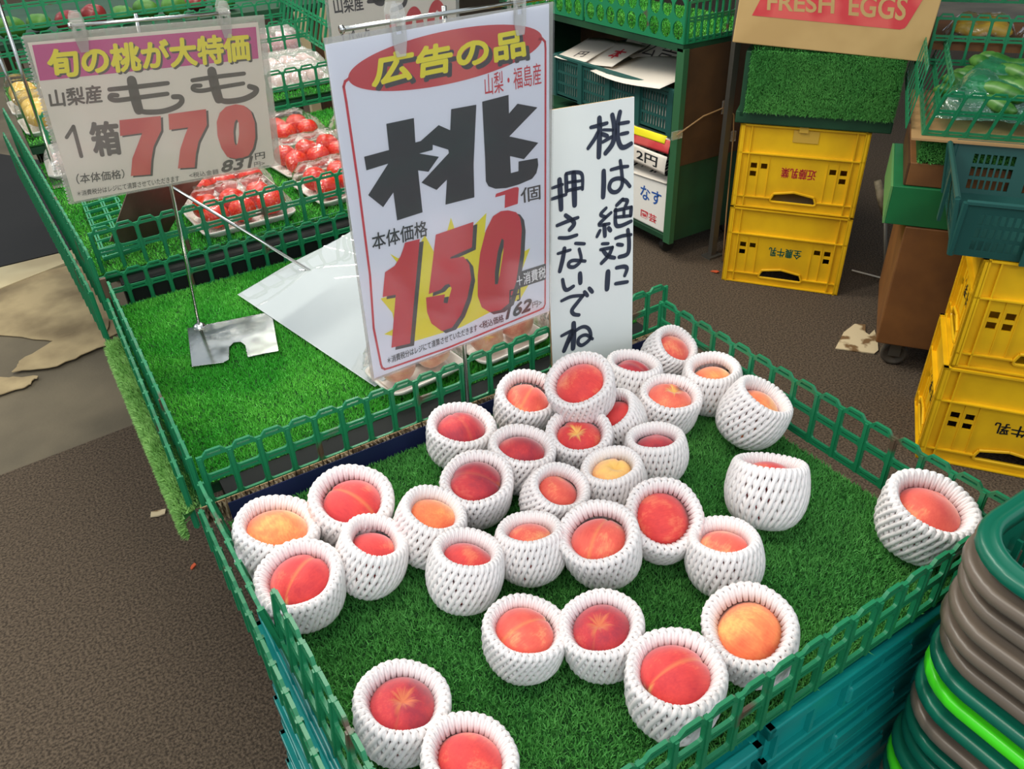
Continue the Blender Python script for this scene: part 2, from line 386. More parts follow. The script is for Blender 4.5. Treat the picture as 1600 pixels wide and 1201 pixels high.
fence('low worn mesh fence just outside the left peach tray fence', (0.060, 0.31, .640), (0.056, 0.965, .640), .085, 15)
fence('green mesh fence along the near edge of the peach tray', (0.09, 0.305, .690), (0.905, 0.305, .690), .10, 19)
fence('green mesh fence at left between peach tray and empty grass bed', (0.078, 1.000, .690), (0.505, 1.000, .687), .10, 10)
fence('green mesh fence at right between peach tray and empty grass bed', (0.515, 1.000, .692), (0.945, 1.000, .695), .10, 10)
fence('green mesh fence along the left edge of the empty grass bed', (0.066, 1.01, .690), (0.071, 1.67, .690), .10, 15)
fence('lower green mesh fence hugging the left turf edge', (0.048, 1.03, .640), (0.060, 1.66, .650), .11, 15)
fence('low green mesh fence behind the fallen white sign', (0.066, 1.745, .680), (0.92, 1.745, .680), .092, 20)
fence('tall green mesh fence in front of the tomato trays', (0.075, 1.80, .735), (0.94, 1.80, .745), .115, 19)
fence('long green mesh fence along the left side of the tomato bed', (0.055, 1.68, .700), (0.012, 3.0, .700), .15, 30, rows=3)
fence('green mesh fence leaning outside the long left fence', (0.035, 1.68, .640), (-0.012, 3.0, .640), .14, 30, rows=3)
fence('small loose green mesh fence lying on the grass near the tomato bed corner', (0.085, 1.84, .764), (0.10, 2.25, .764), .006, 8, lean=(.085, 0))
b = MB(); b.box((0.064, 1.672, .728), (.011, .010, .13)); tag(b.build('fence_post', MT['fence_dk']), 'dark brown corner post of the left fence', 'post')
fence('green mesh fence in front of the silver-wrapped packs', (0.09, 2.685, .765), (1.08, 2.685, .775), .125, 18)
fence('green mesh fence in front of the pink packs', (0.10, 3.20, .815), (1.10, 3.20, .82), .13, 18)
fence('wide green mesh fence across the back of the display', (-0.02, 3.56, .83), (1.12, 3.56, .84), .13, 20)
fence('upper green mesh fence in front of the red and green bags', (-0.08, 3.60, .965), (1.04, 3.60, .97), .15, 20)
fence('green mesh fence slanting along the far right of the display', (1.02, 2.35, .86), (1.10, 3.62, .88), .16, 24, lean=(.05, 0))
# ------------------------------------------------------------------ price signs
_curve_cache = {}
def text_geom(body, off=0.0, shear=0.0):
    key = (body, off, shear)
    if key in _curve_cache: return _curve_cache[key]
    c = bpy.data.curves.new('t', 'FONT'); c.body = body; c.offset = off; c.shear = shear; c.resolution_u = 4
    o = bpy.data.objects.new('t', c); COL.objects.link(o)
    dg = bpy.context.evaluated_depsgraph_get(); dg.update()
    me = bpy.data.meshes.new_from_object(o.evaluated_get(dg))
    V = np.array([v.co[:2] for v in me.vertices]); F = [tuple(p.vertices) for p in me.polygons]
    bpy.data.objects.remove(o); bpy.data.curves.remove(c); bpy.data.meshes.remove(me)
    mn, mx = V.min(0), V.max(0); V = (V-mn)/(mx-mn)
    _curve_cache[key] = (V, F); return V, F
class Face:
    """a flat printed face: local x = u, y = v, z = towards the reader"""
    def __init__(s, O, u, v):
        s.O = np.array(O, float); s.u = np.array(u, float)/np.linalg.norm(u)
        v = np.array(v, float); v = v - s.u*(v@s.u); s.v = v/np.linalg.norm(v); s.n = np.cross(s.u, s.v)
    def matrix(s):
        m = Matrix.Identity(4)
        for i in range(3): m[i][0], m[i][1], m[i][2], m[i][3] = s.u[i], s.v[i], s.n[i], s.O[i]
        return m
    def loc(s, x, y):
        P = onpl(x, y, s.O, s.n)-s.O; return np.array([P@s.u, P@s.v])
    def root(s, name, label, cat):
        r = bpy.data.objects.new(name, None); r.empty_display_size = .05; COL.objects.link(r); r.matrix_world = s.matrix()
        return tag(r, label, cat)
def zoomer(x0, y0, k): return lambda p: (x0+p[0]/k, y0+p[1]/k)
def pr_poly(F, loops, tr, z, mb=None):
    mb = mb or MB(); mb.plate([[F.loc(*tr(p)) for p in L] for L in loops], 0, lambda u, v, w: (u, v, z)); return mb
def pr_strokes(F, strokes, tr, z, taper=0.75):
    mb = MB()
    for pts, w in strokes:
        P = np.array([F.loc(*tr(p)) for p in pts])
        q0 = F.loc(*tr(pts[0])); q1 = F.loc(*tr((pts[0][0]+w, pts[0][1]))); hw = np.linalg.norm(q1-q0)/2*1.12
        if len(P) > 2:   # smooth with a Catmull-Rom pass
            Q = []
            for i in range(len(P)-1):
                a, b, c, d = P[max(i-1, 0)], P[i], P[i+1], P[min(i+2, len(P)-1)]
                for t in np.linspace(0, 1, 7)[:-1]:
                    Q.append(.5*((2*b)+(c-a)*t+(2*a-5*b+4*c-d)*t*t+(3*b-a-3*c+d)*t**3))
            P = np.array(Q+[P[-1]])
        else: P = np.array([P[0]+(P[1]-P[0])*t for t in np.linspace(0, 1, 5)])
        V = []; n = len(P)
        for i in range(n):
            t = P[min(i+1, n-1)]-P[max(i-1, 0)]; t /= np.linalg.norm(t)+1e-12; nn = np.array([-t[1], t[0]])
            k = hw*(taper+(1-taper)*math.sin(math.pi*(i+.6)/(n+.2)))
            V += [P[i]+nn*k, P[i]-nn*k]
        mb.add([(p[0], p[1], z) for p in V], [(2*i, 2*i+1, 2*i+3, 2*i+2) for i in range(n-1)])
        for e, s_ in ((0, -1), (n-1, 1)):  # round ends
            t = P[e]-P[e-1] if e else P[0]-P[1]; t /= np.linalg.norm(t)+1e-12
            k = hw*(taper+(1-taper)*.2); nn = np.array([-t[1], t[0]])
            arc = [P[e]+k*(math.cos(a)*nn+math.sin(a)*t) for a in np.linspace(0, math.pi, 7)]
            mb.add([(p[0], p[1], z) for p in arc], [tuple(range(7))])
    return mb
def pr_text(F, body, quad, tr, z, off=0.0, shift=(0, 0), shear=0.0, mb=None, rot180=False):
    V, Fc = text_geom(body, 0.0, shear)
    TL, TRr, BR, BL = [F.loc(*tr((p[0]+shift[0], p[1]+shift[1]))) for p in quad]
    if rot180: V = 1-V
    P = [(1-y)*((1-x)*TL+x*TRr)+y*0 if False else (y*((1-x)*TL+x*TRr)+(1-y)*((1-x)*BL+x*BR)) for x, y in V]
    mb = mb or MB(); hgt = np.linalg.norm(TL-BL)
    for dx, dy in ([(0, 0)] + ([(math.cos(a)*off*hgt, math.sin(a)*off*hgt) for a in np.linspace(0, 2*math.pi, 8, endpoint=False)] if off else [])):
        kk = getattr(mb, 'kk', 0); mb.kk = kk+1; mb.add([(p[0]+dx, p[1]+dy, z+1.4e-5*(kk % 10)) for p in P], Fc)
    return mb
def offs(loop, dx, dy): return [(x+dx, y+dy) for x, y in loop]

def sleeve(root, w, h, m='film'):
    b = MB(); b.box((0, 0, .0018), (w, h, .0003)); b.build('clear_sleeve', MT[m], root)
def stand(label, foot, top_z, F, bar_v, u0, u1, clips, plate, plate_z=None, back=0.010, lean=(0, 0)):
    """chrome sign stand: base plate, flange, pole, cross bar, clear clips (bar and clips sit at the top of face F)"""
    t = thing('sign_stand', label, 'sign stand', foot)
    foot = np.array(foot, float)
    b = MB(); b.plate([[(p[0]-foot[0], p[1]-foot[1]) for p in plate]], .0018, lambda u, v, w: (u, v, w+.0005)); b.build('base_plate', MT['steel'], t, bevel=.0006)
    b = MB(); b.lathe([(0, .009), (.006, .009), (.011, .006), (.0135, .0025), (.0135, .002)], 20); b.build('flange', MT['chrome'], t, True)
    bar_c = F.O + F.v*bar_v - F.n*back
    pt = np.array([foot[0]+lean[0], foot[1]+lean[1], top_z])
    b = MB(); b.tube([(0, 0, .004), pt-foot], .0032, 10); b.build('pole', MT['chrome'], t, True)
    b = MB(); b.tube([bar_c+F.u*u0-foot, bar_c+F.u*u1-foot], .0028, 10)
    for u in (u0, u1): b.tube([bar_c+F.u*(u-.002)-foot, bar_c+F.u*(u+.002)-foot], .0045, 10)
    b.build('crossbar', MT['chrome'], t, True)
    for u in clips:
        c = bar_c + F.u*u - foot; k = MB()
        for s_, dn in ((1, 0.0135), (-1, 0.0005)):   # two jaws hugging the bar and the sleeve
            out = [(-.006, -.036), (.006, -.036), (.009, -.02), (.0095, .012), (.006, .021), (-.006, .021), (-.0095, .012), (-.009, -.02)]
            hole = [(-.004, -.012), (-.004, -.002), (.004, -.002), (.004, -.012)]
            k.plate([out, hole], .0022, lambda a, v, w, dn=dn: c+F.u*a+F.v*v+F.n*(dn+w-.002+abs(v)*0.02))
        k.box(c+F.n*.006+F.v*.006, (.016, .004, .010), (F.u, F.v, F.n))
        k.build('clip', MT['clear'], t)
    return t

# ---- large portrait price sign: 150 yen
k = 1.048
F150 = Face(CO+k*np.array([.461, .881, -.39]), (.996, .084, -.012), (.013, -.012, 1.0)); W, H = .31*k, .4336*k
Z1 = zoomer(500, 0, 4.2105); Z2 = zoomer(540, 130, 4.7059); Z3 = zoomer(560, 300, 4.003); PX = lambda p: p
r = F150.root('price_sign', 'tall white price sign with big black character and red 150 in a clear sleeve', 'sign')
b = MB(); b.plate([[F150.loc(*p) for p in ((508, 70), (858, 6), (858, 485.5), (585, 591))]], .0006, lambda u, v, w: (u, v, w-.0006)); b.build('paper', MT['paper'], r)
sleeve(r, W, H)
b = MB(); b.box((0, 0, -.0012), (W, H, .0003)); b.build('sleeve_back', MT['sleeve_edge'], r)
E_ = [(823+638*math.cos(a)-20*math.sin(a), 380-135*math.cos(a)-172*math.sin(a)) for a in np.linspace(0, 2*math.pi, 64, endpoint=False)]
pr_poly(F150, [E_], Z1, .0003).build('red_oval', MT['p_red2'], r)
border = [Z1((192, 515)), Z1((165, 535)), Z1((155, 570)), (541, 160), (560, 290), (578, 430), Z3((95, 850)), Z3((140, 1075)), Z3((148, 1098)), Z3((166, 1107)), Z3((200, 1098)), (700, 543), Z3((1130, 738)), Z3((1158, 722)), Z3((1167, 700)), (851.8, 400), (852, 250), Z1((1483, 320)), Z1((1480, 275)), Z1((1462, 255)), Z1((1440, 258))]
mb = MB()
for a, q in zip(border[:-1], border[1:]):
    A, B = F150.loc(*a), F150.loc(*q); t_ = (B-A)/np.linalg.norm(B-A); nn = np.array([-t_[1], t_[0]])*.0016; A = A-t_*.0012; B = B+t_*.0012
    mb.add([(*(A+nn), .0003), (*(A-nn), .0003), (*(B-nn), .0003), (*(B+nn), .0003)], [(0, 1, 2, 3)])
mb.build('red_border', MT['p_red'], r)
Q = [(338, 372), (1318, 192), (1362, 362), (345, 570)]
pr_text(F150, '広告の品', Q, Z1, .00045, .05, (26, 26), .12).build('headline_shadow', MT['p_shadow'], r)
pr_text(F150, '広告の品', Q, Z1, .0007, .048, (0, 0), .12).build('headline', MT['p_yellow'], r)
pr_text(F150, '山梨・福島産', [(1080, 490), (1450, 408), (1456, 552), (1086, 630)], Z1, .0004, .002).build('origin_text', MT['p_red'], r)
K1 = [(298, 298), (501, 255), (512, 435), (550, 425), (683, 307), (768, 345), (775, 190), (960, 157), (940, 600), (946, 838), (733, 892), (744, 708), (668, 784), (556, 730), (758, 513), (754, 488), (640, 452), (638, 490), (540, 516), (685, 540), (608, 650), (532, 640), (565, 948), (378, 1008), (350, 802), (275, 910), (165, 822), (312, 590), (152, 640), (135, 540), (318, 490)]
K2 = [(1003, 135), (1197, 85), (1200, 222), (1263, 150), (1410, 177), (1203, 390), (1416, 437), (1310, 558), (1208, 535), (1214, 660), (1270, 645), (1270, 575), (1410, 550), (1416, 600), (1402, 660), (1370, 702), (1270, 745), (1180, 770), (1100, 775), (1050, 757), (1030, 720), (1025, 560)]
b = pr_poly(F150, [K1], Z2, .0004); pr_poly(F150, [K2], Z2, .0004, b); b.build('big_character', MT['p_black'], r)
pr_poly(F150, [[(1098, 838), (1105, 812), (1190, 782), (1240, 765), (1265, 763), (1273, 772), (1265, 885), (1168, 917), (1172, 818)]], Z2, .0004).build('small_numeral', MT['p_red'], r)
pr_text(F150, '個', [(1282, 775), (1430, 740), (1432, 852), (1290, 882)], Z2, .0004, .012).build('counter_text', MT['p_grey'], r)
pr_poly(F150, [[(197, 385), (245, 412), (330, 420), (415, 268), (470, 370), (530, 330), (560, 225), (578, 160), (605, 240), (700, 230), (800, 130), (790, 250), (930, 260), (985, 400), (1073, 350), (1010, 520), (1075, 560), (1010, 670), (930, 700), (820, 752), (640, 845), (350, 932), (250, 905), (160, 888), (230, 850), (212, 755), (138, 665), (230, 640), (250, 450)]], Z3, .0003).build('yellow_burst', MT['p_yellow'], r)
D1 = [[(290, 315), (382, 292), (322, 945), (205, 972), (232, 640), (150, 655), (165, 500), (225, 460), (262, 400), (280, 350)]]
D5 = [[(483, 265), (718, 185), (708, 345), (575, 405), (572, 416), (655, 402), (692, 450), (704, 540), (680, 660), (640, 765), (585, 845), (520, 868), (455, 820), (428, 750), (421, 658), (540, 638), (530, 690), (555, 695), (582, 600), (565, 572), (540, 580), (515, 608), (438, 637)]]
D0 = [[(935, 113), (985, 125), (1010, 160), (1020, 230), (1012, 380), (985, 560), (945, 690), (890, 735), (820, 750), (770, 720), (745, 650), (745, 520), (760, 380), (795, 240), (840, 150), (890, 118)], [(895, 288), (908, 300), (905, 370), (885, 500), (870, 575), (852, 575), (852, 500), (870, 370)]]
b = MB()
for D in (D1, D5, D0): pr_poly(F150, [offs(L, 25, 14) for L in D], Z3, .0005, b)
b.build('price_shadow', MT['p_shadow'], r)
b = MB()
for D in (D1, D5, D0): pr_poly(F150, D, Z3, .0007, b)
b.build('price_digits', MT['p_red'], r)
b = pr_text(F150, '本体価格', [(80, 262), (425, 172), (432, 272), (88, 365)], Z3, .0008, .012)
pr_text(F150, '円', [(944, 612), (1010, 594), (1010, 674), (941, 697)], Z3, .0010, .012, mb=b)
pr_text(F150, '162', [(925, 712), (1080, 665), (1075, 737), (922, 794)], Z3, .0008, .05, shear=.2, mb=b)
pr_text(F150, '円>', [(1085, 690), (1145, 665), (1142, 712), (1088, 724)], Z3, .0008, mb=b)
pr_text(F150, '＊消費税分はレジにて清算させていただきます', [(178, 1032), (740, 824), (742, 868), (182, 1075)], Z3, .0008, .006, mb=b)
pr_text(F150, '<税込価格', [(752, 815), (905, 762), (908, 808), (757, 860)], Z3, .0008, .006, mb=b)
b.build('small_print', MT['p_black'], r)
pr_poly(F150, [[(1015, 495), (1170, 446), (1170, 545), (1000, 600), (985, 580)]], Z3, .0008).build('tax_box', MT['p_black'], r)
pr_text(F150, '＋消費税', [(985, 520), (1166, 460), (1168, 532), (990, 595)], Z3, .0010, .012).build('tax_text', MT['p_white'], r)
foot = np.array([.482, .945, .6745])
stand('chrome sign stand holding the tall 150 price sign', foot, F150.O[2]+H/2+.012, F150, H/2+.004, -.135, .160, (-.070, .105), [(.44, .925), (.535, .925), (.535, .976), (.44, .976)], lean=(.006, -.012))

# ---- landscape price sign: 770 yen
k = 1.205
F770 = Face(CO+k*np.array([.202, 1.246, -.307]), (.997, .064, -.053), (.058, -.086, .995)); W, H = .31*k, .2226*k
Z4 = zoomer(50, 30, 4.2105); Z5 = zoomer(70, 150, 4.2105)
r = F770.root('price_sign', 'wide white price sign with magenta banner and faded red 770 in a clear sleeve', 'sign')
b = MB(); b.plate([[F770.loc(*p) for p in ((43, 67), (403, 35), (429, 256), (116, 315))]], .0006, lambda u, v, w: (u, v, w-.0006)); b.build('paper', MT['paper_w'], r)
sleeve(r, W, H, 'film_w')
b = MB(); b.box((0, 0, -.0014), (W, H, .0004)); b.build('sleeve_back', MT['sleeve_edge'], r)
b = MB()
for i in range(46): b.box((-W/2-.0008, H/2-(i+.5)*H/46, 0), (.003, H/110, .002))
b.build('serrated_edge', MT['sleeve_edge'], r)
pr_poly(F770, [[(0, 170), (1472, 50), (1490, 258), (52, 405)]], Z4, .0003).build('magenta_banner', MT['p_mag'], r)
Q = [(95, 205), (1416, 88), (1432, 268), (118, 384)]
pr_text(F770, '旬の桃が大特価', Q, Z4, .00045, .05, (13, 11)).build('headline_shadow', MT['p_shadow'], r)
pr_text(F770, '旬の桃が大特価', Q, Z4, .0007, .045).build('headline', MT['p_yellow'], r)
b = pr_text(F770, '山梨産', [(105, 470), (450, 430), (462, 545), (125, 580)], Z4, .0004, .03)
pr_text(F770, '箱', [(285, 180), (470, 165), (502, 378), (335, 395)], Z5, .0004, .038, mb=b)
pr_text(F770, '円', [(1380, 378), (1445, 365), (1447, 408), (1385, 418)], Z5, .0009, .02, mb=b)
pr_text(F770, '円>', [(1375, 435), (1445, 425), (1447, 455), (1378, 465)], Z5, .0008, mb=b)
pr_text(F770, '831', [(1160, 430), (1365, 395), (1370, 465), (1165, 500)], Z5, .0010, .055, shear=.2, mb=b)
pr_text(F770, '（本体価格）', [(205, 512), (520, 480), (525, 540), (210, 580)], Z5, .0004, .012, mb=b)
pr_text(F770, '＊消費税分はレジにて清算させていただきます', [(210, 625), (882, 520), (885, 562), (215, 660)], Z5, .0004, .006, mb=b)
pr_text(F770, '<税込金額', [(948, 505), (1140, 478), (1143, 512), (952, 540)], Z5, .0004, .004, mb=b)
b.build('small_print', MT['p_grey'], r)
pr_strokes(F770, [([(655, 402), (680, 520), (702, 598)], 62), ([(702, 590), (745, 610), (860, 605), (950, 575), (985, 540), (975, 512), (930, 510)], 34), ([(510, 462), (700, 443), (892, 420)], 30), ([(560, 500), (522, 500), (514, 520), (560, 533), (700, 515), (890, 490)], 30),
    ([(1182, 342), (1205, 450), (1228, 525)], 58), ([(1228, 520), (1275, 540), (1380, 528), (1455, 495), (1476, 460), (1430, 442)], 34), ([(1055, 402), (1200, 380), (1395, 357)], 26), ([(1108, 436), (1064, 440), (1062, 462), (1120, 470), (1250, 445), (1390, 422)], 26)], Z4, .0004, .9).build('fruit_name', MT['p_grey'], r)
pr_strokes(F770, [([(143, 272), (188, 200)], 22), ([(188, 200), (240, 396)], 24)], Z5, .0004, 1.0).build('quantity_numeral', MT['p_grey'], r)
S7 = [[[(490, 158), (762, 130), (765, 225), (715, 330), (700, 420), (695, 515), (565, 525), (575, 410), (610, 320), (640, 242), (495, 262)]],
      [[(812, 118), (1060, 85), (1065, 190), (1010, 300), (993, 380), (985, 468), (875, 475), (890, 350), (920, 260), (942, 205), (818, 222)]],
      [[(1255, 53), (1310, 62), (1355, 100), (1380, 170), (1385, 270), (1370, 340), (1340, 390), (1270, 415), (1200, 400), (1160, 340), (1135, 260), (1130, 170), (1150, 110), (1190, 70)], [(1262, 152), (1275, 175), (1277, 250), (1268, 310), (1256, 325), (1245, 300), (1240, 230), (1248, 170)]]]
b = MB()
for D in S7: pr_poly(F770, [offs(L, 15, 9) for L in D], Z5, .0005, b)
b.build('price_shadow', MT['p_shadow'], r)
b = MB()
for D in S7: pr_poly(F770, D, Z5, .0007, b)
b.build('price_digits', MT['p_red2'], r)
z0 = .6985
pl = [onz(*p, z0)[:2] for p in ((293, 514), (425, 488), (436, 549), (387, 559), (383, 540), (376, 535), (366, 536), (359, 543), (358, 563), (350, 567), (300, 574))]
ft = onz(312, 511, z0)
stand('chrome sign stand holding the 770 price sign, notched plate on the grass', ft, F770.O[2]+H/2+.012, F770, H/2+.006, -.118, .130, (-.108, .118), pl, lean=(.040, -.008))

# ---- handwritten board
k = .945
FH = Face(CO+k*np.array([.81, 1.049, -.623]), (.994, -.104, -.017), (.027, .097, .995))
r = FH.root('handwritten_sign', 'white corrugated board with handwritten black characters beside the tall price sign', 'sign')
W2, H2 = .166, .478
b = MB(); b.box((-.003, 0, -.0028), (W2, H2, .0045)); b.build('board_core', MT['card'], r)
b = MB(); b.box((-.003, 0, -.0003), (W2-.0006, H2, .0006)); b.build('white_face', MT['board'], r)
Z6 = zoomer(850, 150, 5.219); Z7 = zoomer(850, 350, 5.219)
S6 = [([(450, 180), (452, 300), (445, 495)], 38), ([(380, 255), (450, 238), (512, 220)], 26), ([(440, 290), (410, 350), (358, 425)], 28), ([(470, 308), (515, 325)], 28), ([(555, 155), (572, 260), (560, 380), (500, 465)], 36), ([(480, 275), (560, 276)], 20), ([(475, 375), (550, 332)], 24), ([(618, 130), (600, 220), (600, 340), (625, 410), (660, 415), (708, 388)], 34), ([(610, 225), (688, 212)], 24), ([(625, 310), (682, 298)], 24),
      ([(485, 612), (485, 720), (480, 822)], 36), ([(545, 600), (620, 580), (682, 573)], 24), ([(620, 528), (632, 620), (635, 720), (600, 775), (555, 780), (530, 745), (550, 690), (610, 670), (660, 692), (698, 735)], 28),
      ([(505, 912), (460, 965), (500, 985)], 24), ([(545, 950), (490, 1000), (447, 1050), (530, 1040)], 24), ([(490, 1050), (495, 1140)], 30), ([(455, 1095), (430, 1145)], 24), ([(525, 1075), (540, 1095)], 30), ([(640, 840), (590, 890)], 26), ([(640, 845), (678, 852), (660, 900)], 26), ([(575, 935), (710, 905)], 24), ([(710, 905), (705, 975)], 26), ([(705, 975), (585, 987)], 22), ([(650, 925), (650, 975)], 22), ([(582, 925), (582, 1040), (620, 1058), (708, 1020)], 28),
      ([(125, 682), (132, 800), (138, 922)], 38), ([(62, 750), (150, 720)], 22), ([(57, 840), (178, 802)], 24), ([(178, 640), (182, 780)], 30), ([(180, 632), (250, 620), (308, 640), (312, 758)], 26), ([(190, 705), (300, 690)], 20), ([(190, 770), (310, 745)], 24), ([(240, 630), (245, 760), (248, 888)], 40),
      ([(105, 1055), (190, 1020), (275, 990)], 26), ([(175, 972), (235, 1020), (240, 1050), (207, 1090)], 32), ([(122, 1155), (190, 1155), (266, 1132)], 26)]
S7_ = [([(472, 160), (523, 158)], 22), ([(460, 208), (555, 190)], 24), ([(555, 190), (525, 255), (467, 318)], 28), ([(480, 215), (520, 260), (573, 274)], 28), ([(582, 115), (640, 95), (708, 85)], 24), ([(682, 47), (692, 150), (680, 240), (612, 267)], 30), ([(597, 165), (638, 170)], 26),
       ([(520, 388), (512, 528)], 38), ([(590, 355), (650, 345), (675, 362), (657, 418)], 28), ([(582, 485), (678, 470)], 26),
       ([(112, 240), (213, 210)], 22), ([(165, 198), (150, 290), (127, 383)], 32), ([(255, 156), (328, 160)], 24), ([(285, 203), (300, 290), (250, 345), (205, 345), (202, 315), (240, 295), (333, 301)], 26),
       ([(150, 452), (165, 520), (190, 535), (238, 506)], 28), ([(292, 402), (295, 478)], 34), ([(142, 625), (220, 590), (318, 580)], 24), ([(318, 580), (270, 640), (227, 700), (242, 733), (283, 740)], 28), ([(328, 552), (352, 582)], 28), ([(367, 522), (392, 552)], 28),
       ([(240, 808), (240, 920), (235, 1012)], 38), ([(142, 910), (232, 862)], 24), ([(228, 870), (200, 940), (162, 1032)], 34), ([(200, 960), (250, 875), (320, 835), (368, 860), (375, 930), (312, 985), (277, 970), (287, 925), (340, 902), (393, 934)], 26)]
b = pr_strokes(FH, S6, Z6, .0008, .85); c_ = pr_strokes(FH, S7_, Z7, .0008, .85); b.add(c_.v, c_.f); b.build('handwriting', MT['marker'], r)

# ---- further price sign at the top edge
FT = Face(CO+ray(612, 30)*1.93, (.995, .08, -.05), (.045, -.08, .995))
Z8 = zoomer(500, 0, 6.1538)
r = FT.root('price_sign', 'white price sign cut by the top edge, behind the tall 150 sign', 'sign')
c = [FT.loc(512, -8), FT.loc(710, -24), FT.loc(716, 120), FT.loc(529, 150)]
dv = (c[0]-c[3]); up = dv/np.linalg.norm(dv)*.11
b = MB(); b.plate([[c[3], c[2], c[1]+up, c[0]+up]], .001, lambda u, v, w: (u, v, w-.001)); b.build('paper', MT['paper_w'], r)
b = MB(); b.plate([[c[3]+(-.008, -.01), c[2]+(.010, -.01), c[1]+up+(.010, .02), c[0]+up+(-.008, .02)]], .0004, lambda u, v, w: (u, v, w+.0012)); b.build('clear_sleeve', MT['film'], r)
b = MB(); b.plate([[c[3]+(-.008, -.01), c[2]+(.010, -.01), c[1]+up+(.010, .02), c[0]+up+(-.008, .02)]], .0004, lambda u, v, w: (u, v, w-.002)); b.build('sleeve_back', MT['sleeve_edge'], r)
b = pr_text(FT, '山梨産', [(118, -35), (408, -72), (420, 95), (145, 140)], Z8, .0004, .015)
pr_text(FT, '１パック', [(195, 315), (470, 262), (490, 420), (215, 470)], Z8, .0004, .02, mb=b)
b.build('small_print', MT['p_grey'], r)
pr_strokes(FT, [([(530, -90), (545, 0), (590, 22)], 60), ([(830, -30), (800, 50), (690, 98)], 34), ([(465, 15), (610, -2)], 30)], Z8, .0005, .9).build('fruit_name', MT['p_grey'], r)
b = MB()
for cx_ in (700, 905, 1125):
    cy_ = {700: 330, 905: 300, 1125: 235}[cx_]
    ho = 240
    out = [(cx_+100*math.cos(a)*(.97)+.0*a, cy_-ho*math.sin(a)) for a in np.linspace(0, 2*math.pi, 28, endpoint=False)]
    inn = [(cx_+25*math.cos(a), cy_-140*math.sin(a)) for a in np.linspace(0, 2*math.pi, 16, endpoint=False)]
    if cx_ == 700: out = [(cx_-70, 140), (cx_+35, 130), (cx_+35, 520), (cx_-35, 530), (cx_-35, 230), (cx_-70, 240)]; pr_poly(FT, [out], Z8, .0006, b)
    else: pr_poly(FT, [out, inn], Z8, .0006, b)
b.build('price_digits', MT['p_red2'], r)
fp = np.array([FT.O[0]+.02, FT.O[1]+.03, .752])
b = MB(); t = thing('sign_stand', 'chrome stand behind the price sign at the top edge', 'sign stand', fp)
b.tube([(0, 0, .003), (0, 0, FT.O[2]-.752+.16)], .003, 8); b.build('pole', MT['chrome'], t, True)
b = MB(); b.box((.03, -.05, .0015), (.16, .12, .002)); b.build('base_plate', MT['steel'], t)

# ---- fallen sign: blank back of a sleeved sheet on the grass, its rod and plate tipped over the fence
A0 = onz(371, 460, .702); B0 = onz(552, 360, .755); C0 = onz(586, 604, .700)
r = thing('fallen_price_sign', 'blank white back of a sleeved price sign fallen face down on the grass', 'sign')
e1 = B0-A0; e2 = C0-A0; V = []; Fq = []; nu, nv = 24, 30
for sheet, (nm, mt_, dz, ext) in enumerate((('paper', 'paper', 0, 1.0), ('clear_sleeve', 'film', .0016, 1.0))):
    V = []; Fq = []
    for i in range(nu+1):
        for j in range(nv+1):
            a, q = i/nu, j/nv
            P = A0 + e1*a*1.05 + e2*q
            z = .004*math.sin(3.0*a+2.2*q)*math.sin(math.pi*a)+.011*math.sin(math.pi*a)*math.sin(math.pi*min(1, q*1.1))+.0035*math.sin(7*a-5*q)*a
            V.append((P[0], P[1], P[2]+z+dz))
            if i and j:
                n0 = (nv+1); Fq.append(((i-1)*n0+j-1, i*n0+j-1, i*n0+j, (i-1)*n0+j))
    b = MB(); b.add(V, Fq); o = b.build(nm, MT['sheet'] if nm == 'paper' else film_mat('loose_sleeve', (.98, .98, .98), .14, .025), r, True)
R0 = onz(486, 424, .733); R1 = onpl(303, 325, (0, 1.79, 0), (0, 1, 0)); R1[2] = max(R1[2], .868)
dr = (R1-R0)/np.linalg.norm(R1-R0); R2 = R0 + dr*(np.linalg.norm(R1-R0)+.13)
t = thing('sign_stand', 'steel stand tipped over the fence, its dull plate standing on edge', 'sign stand', R2)
b = MB(); b.tube([R0-R2, (0, 0, 0)], .0036, 10); b.build('pole', MT['chrome'], t, True)
pc = [onpl(*p, R2, -np.array([dr[0], dr[1], dr[2]*.3])) for p in ((172, 377), (249, 386), (300, 300), (330, 262), (205, 285))]
n_ = np.array([dr[0], dr[1], dr[2]*.3]); n_ /= np.linalg.norm(n_)
b = MB(); V = [p-R2 for p in pc]; b.add(V+[v+n_*.002 for v in V], [(0, 1, 2, 3, 4), (9, 8, 7, 6, 5)]+[(i, (i+1) % 5, (i+1) % 5+5, i+5) for i in range(5)]); b.build('base_plate', MT['steel_dk'], t)

# ---- two bare stand poles at the far left
for (x0, y0, x1, y1, lab) in ((-6, 20, 45, 190, 'white sleeve edge hanging beside the far left pole'),):
    pass
P0 = onz(75, 300, .775)
t = thing('sign_stand', 'bare chrome sign pole standing at the far left of the tomato bed', 'sign stand', (.075, 2.50, .752))
b = MB(); b.tube([(0, 0, .003), (.012, -.01, .55)], .0045, 10); b.build('pole', MT['chrome'], t, True)
b = MB(); b.box((.03, -.02, .0015), (.10, .12, .002)); b.build('base_plate', MT['steel'], t)
t = thing('sign_stand', 'second thin sign pole at the far left edge, behind the bare chrome one', 'sign stand', (.060, 2.75, .802-.05))
b = MB(); b.tube([(0, 0, .003), (-.02, 0, .45)], .0035, 10); b.build('pole', MT['chrome'], t, True)
b = MB(); b.box((.03, -.02, .0015), (.08, .10, .002)); b.build('base_plate', MT['steel'], t)
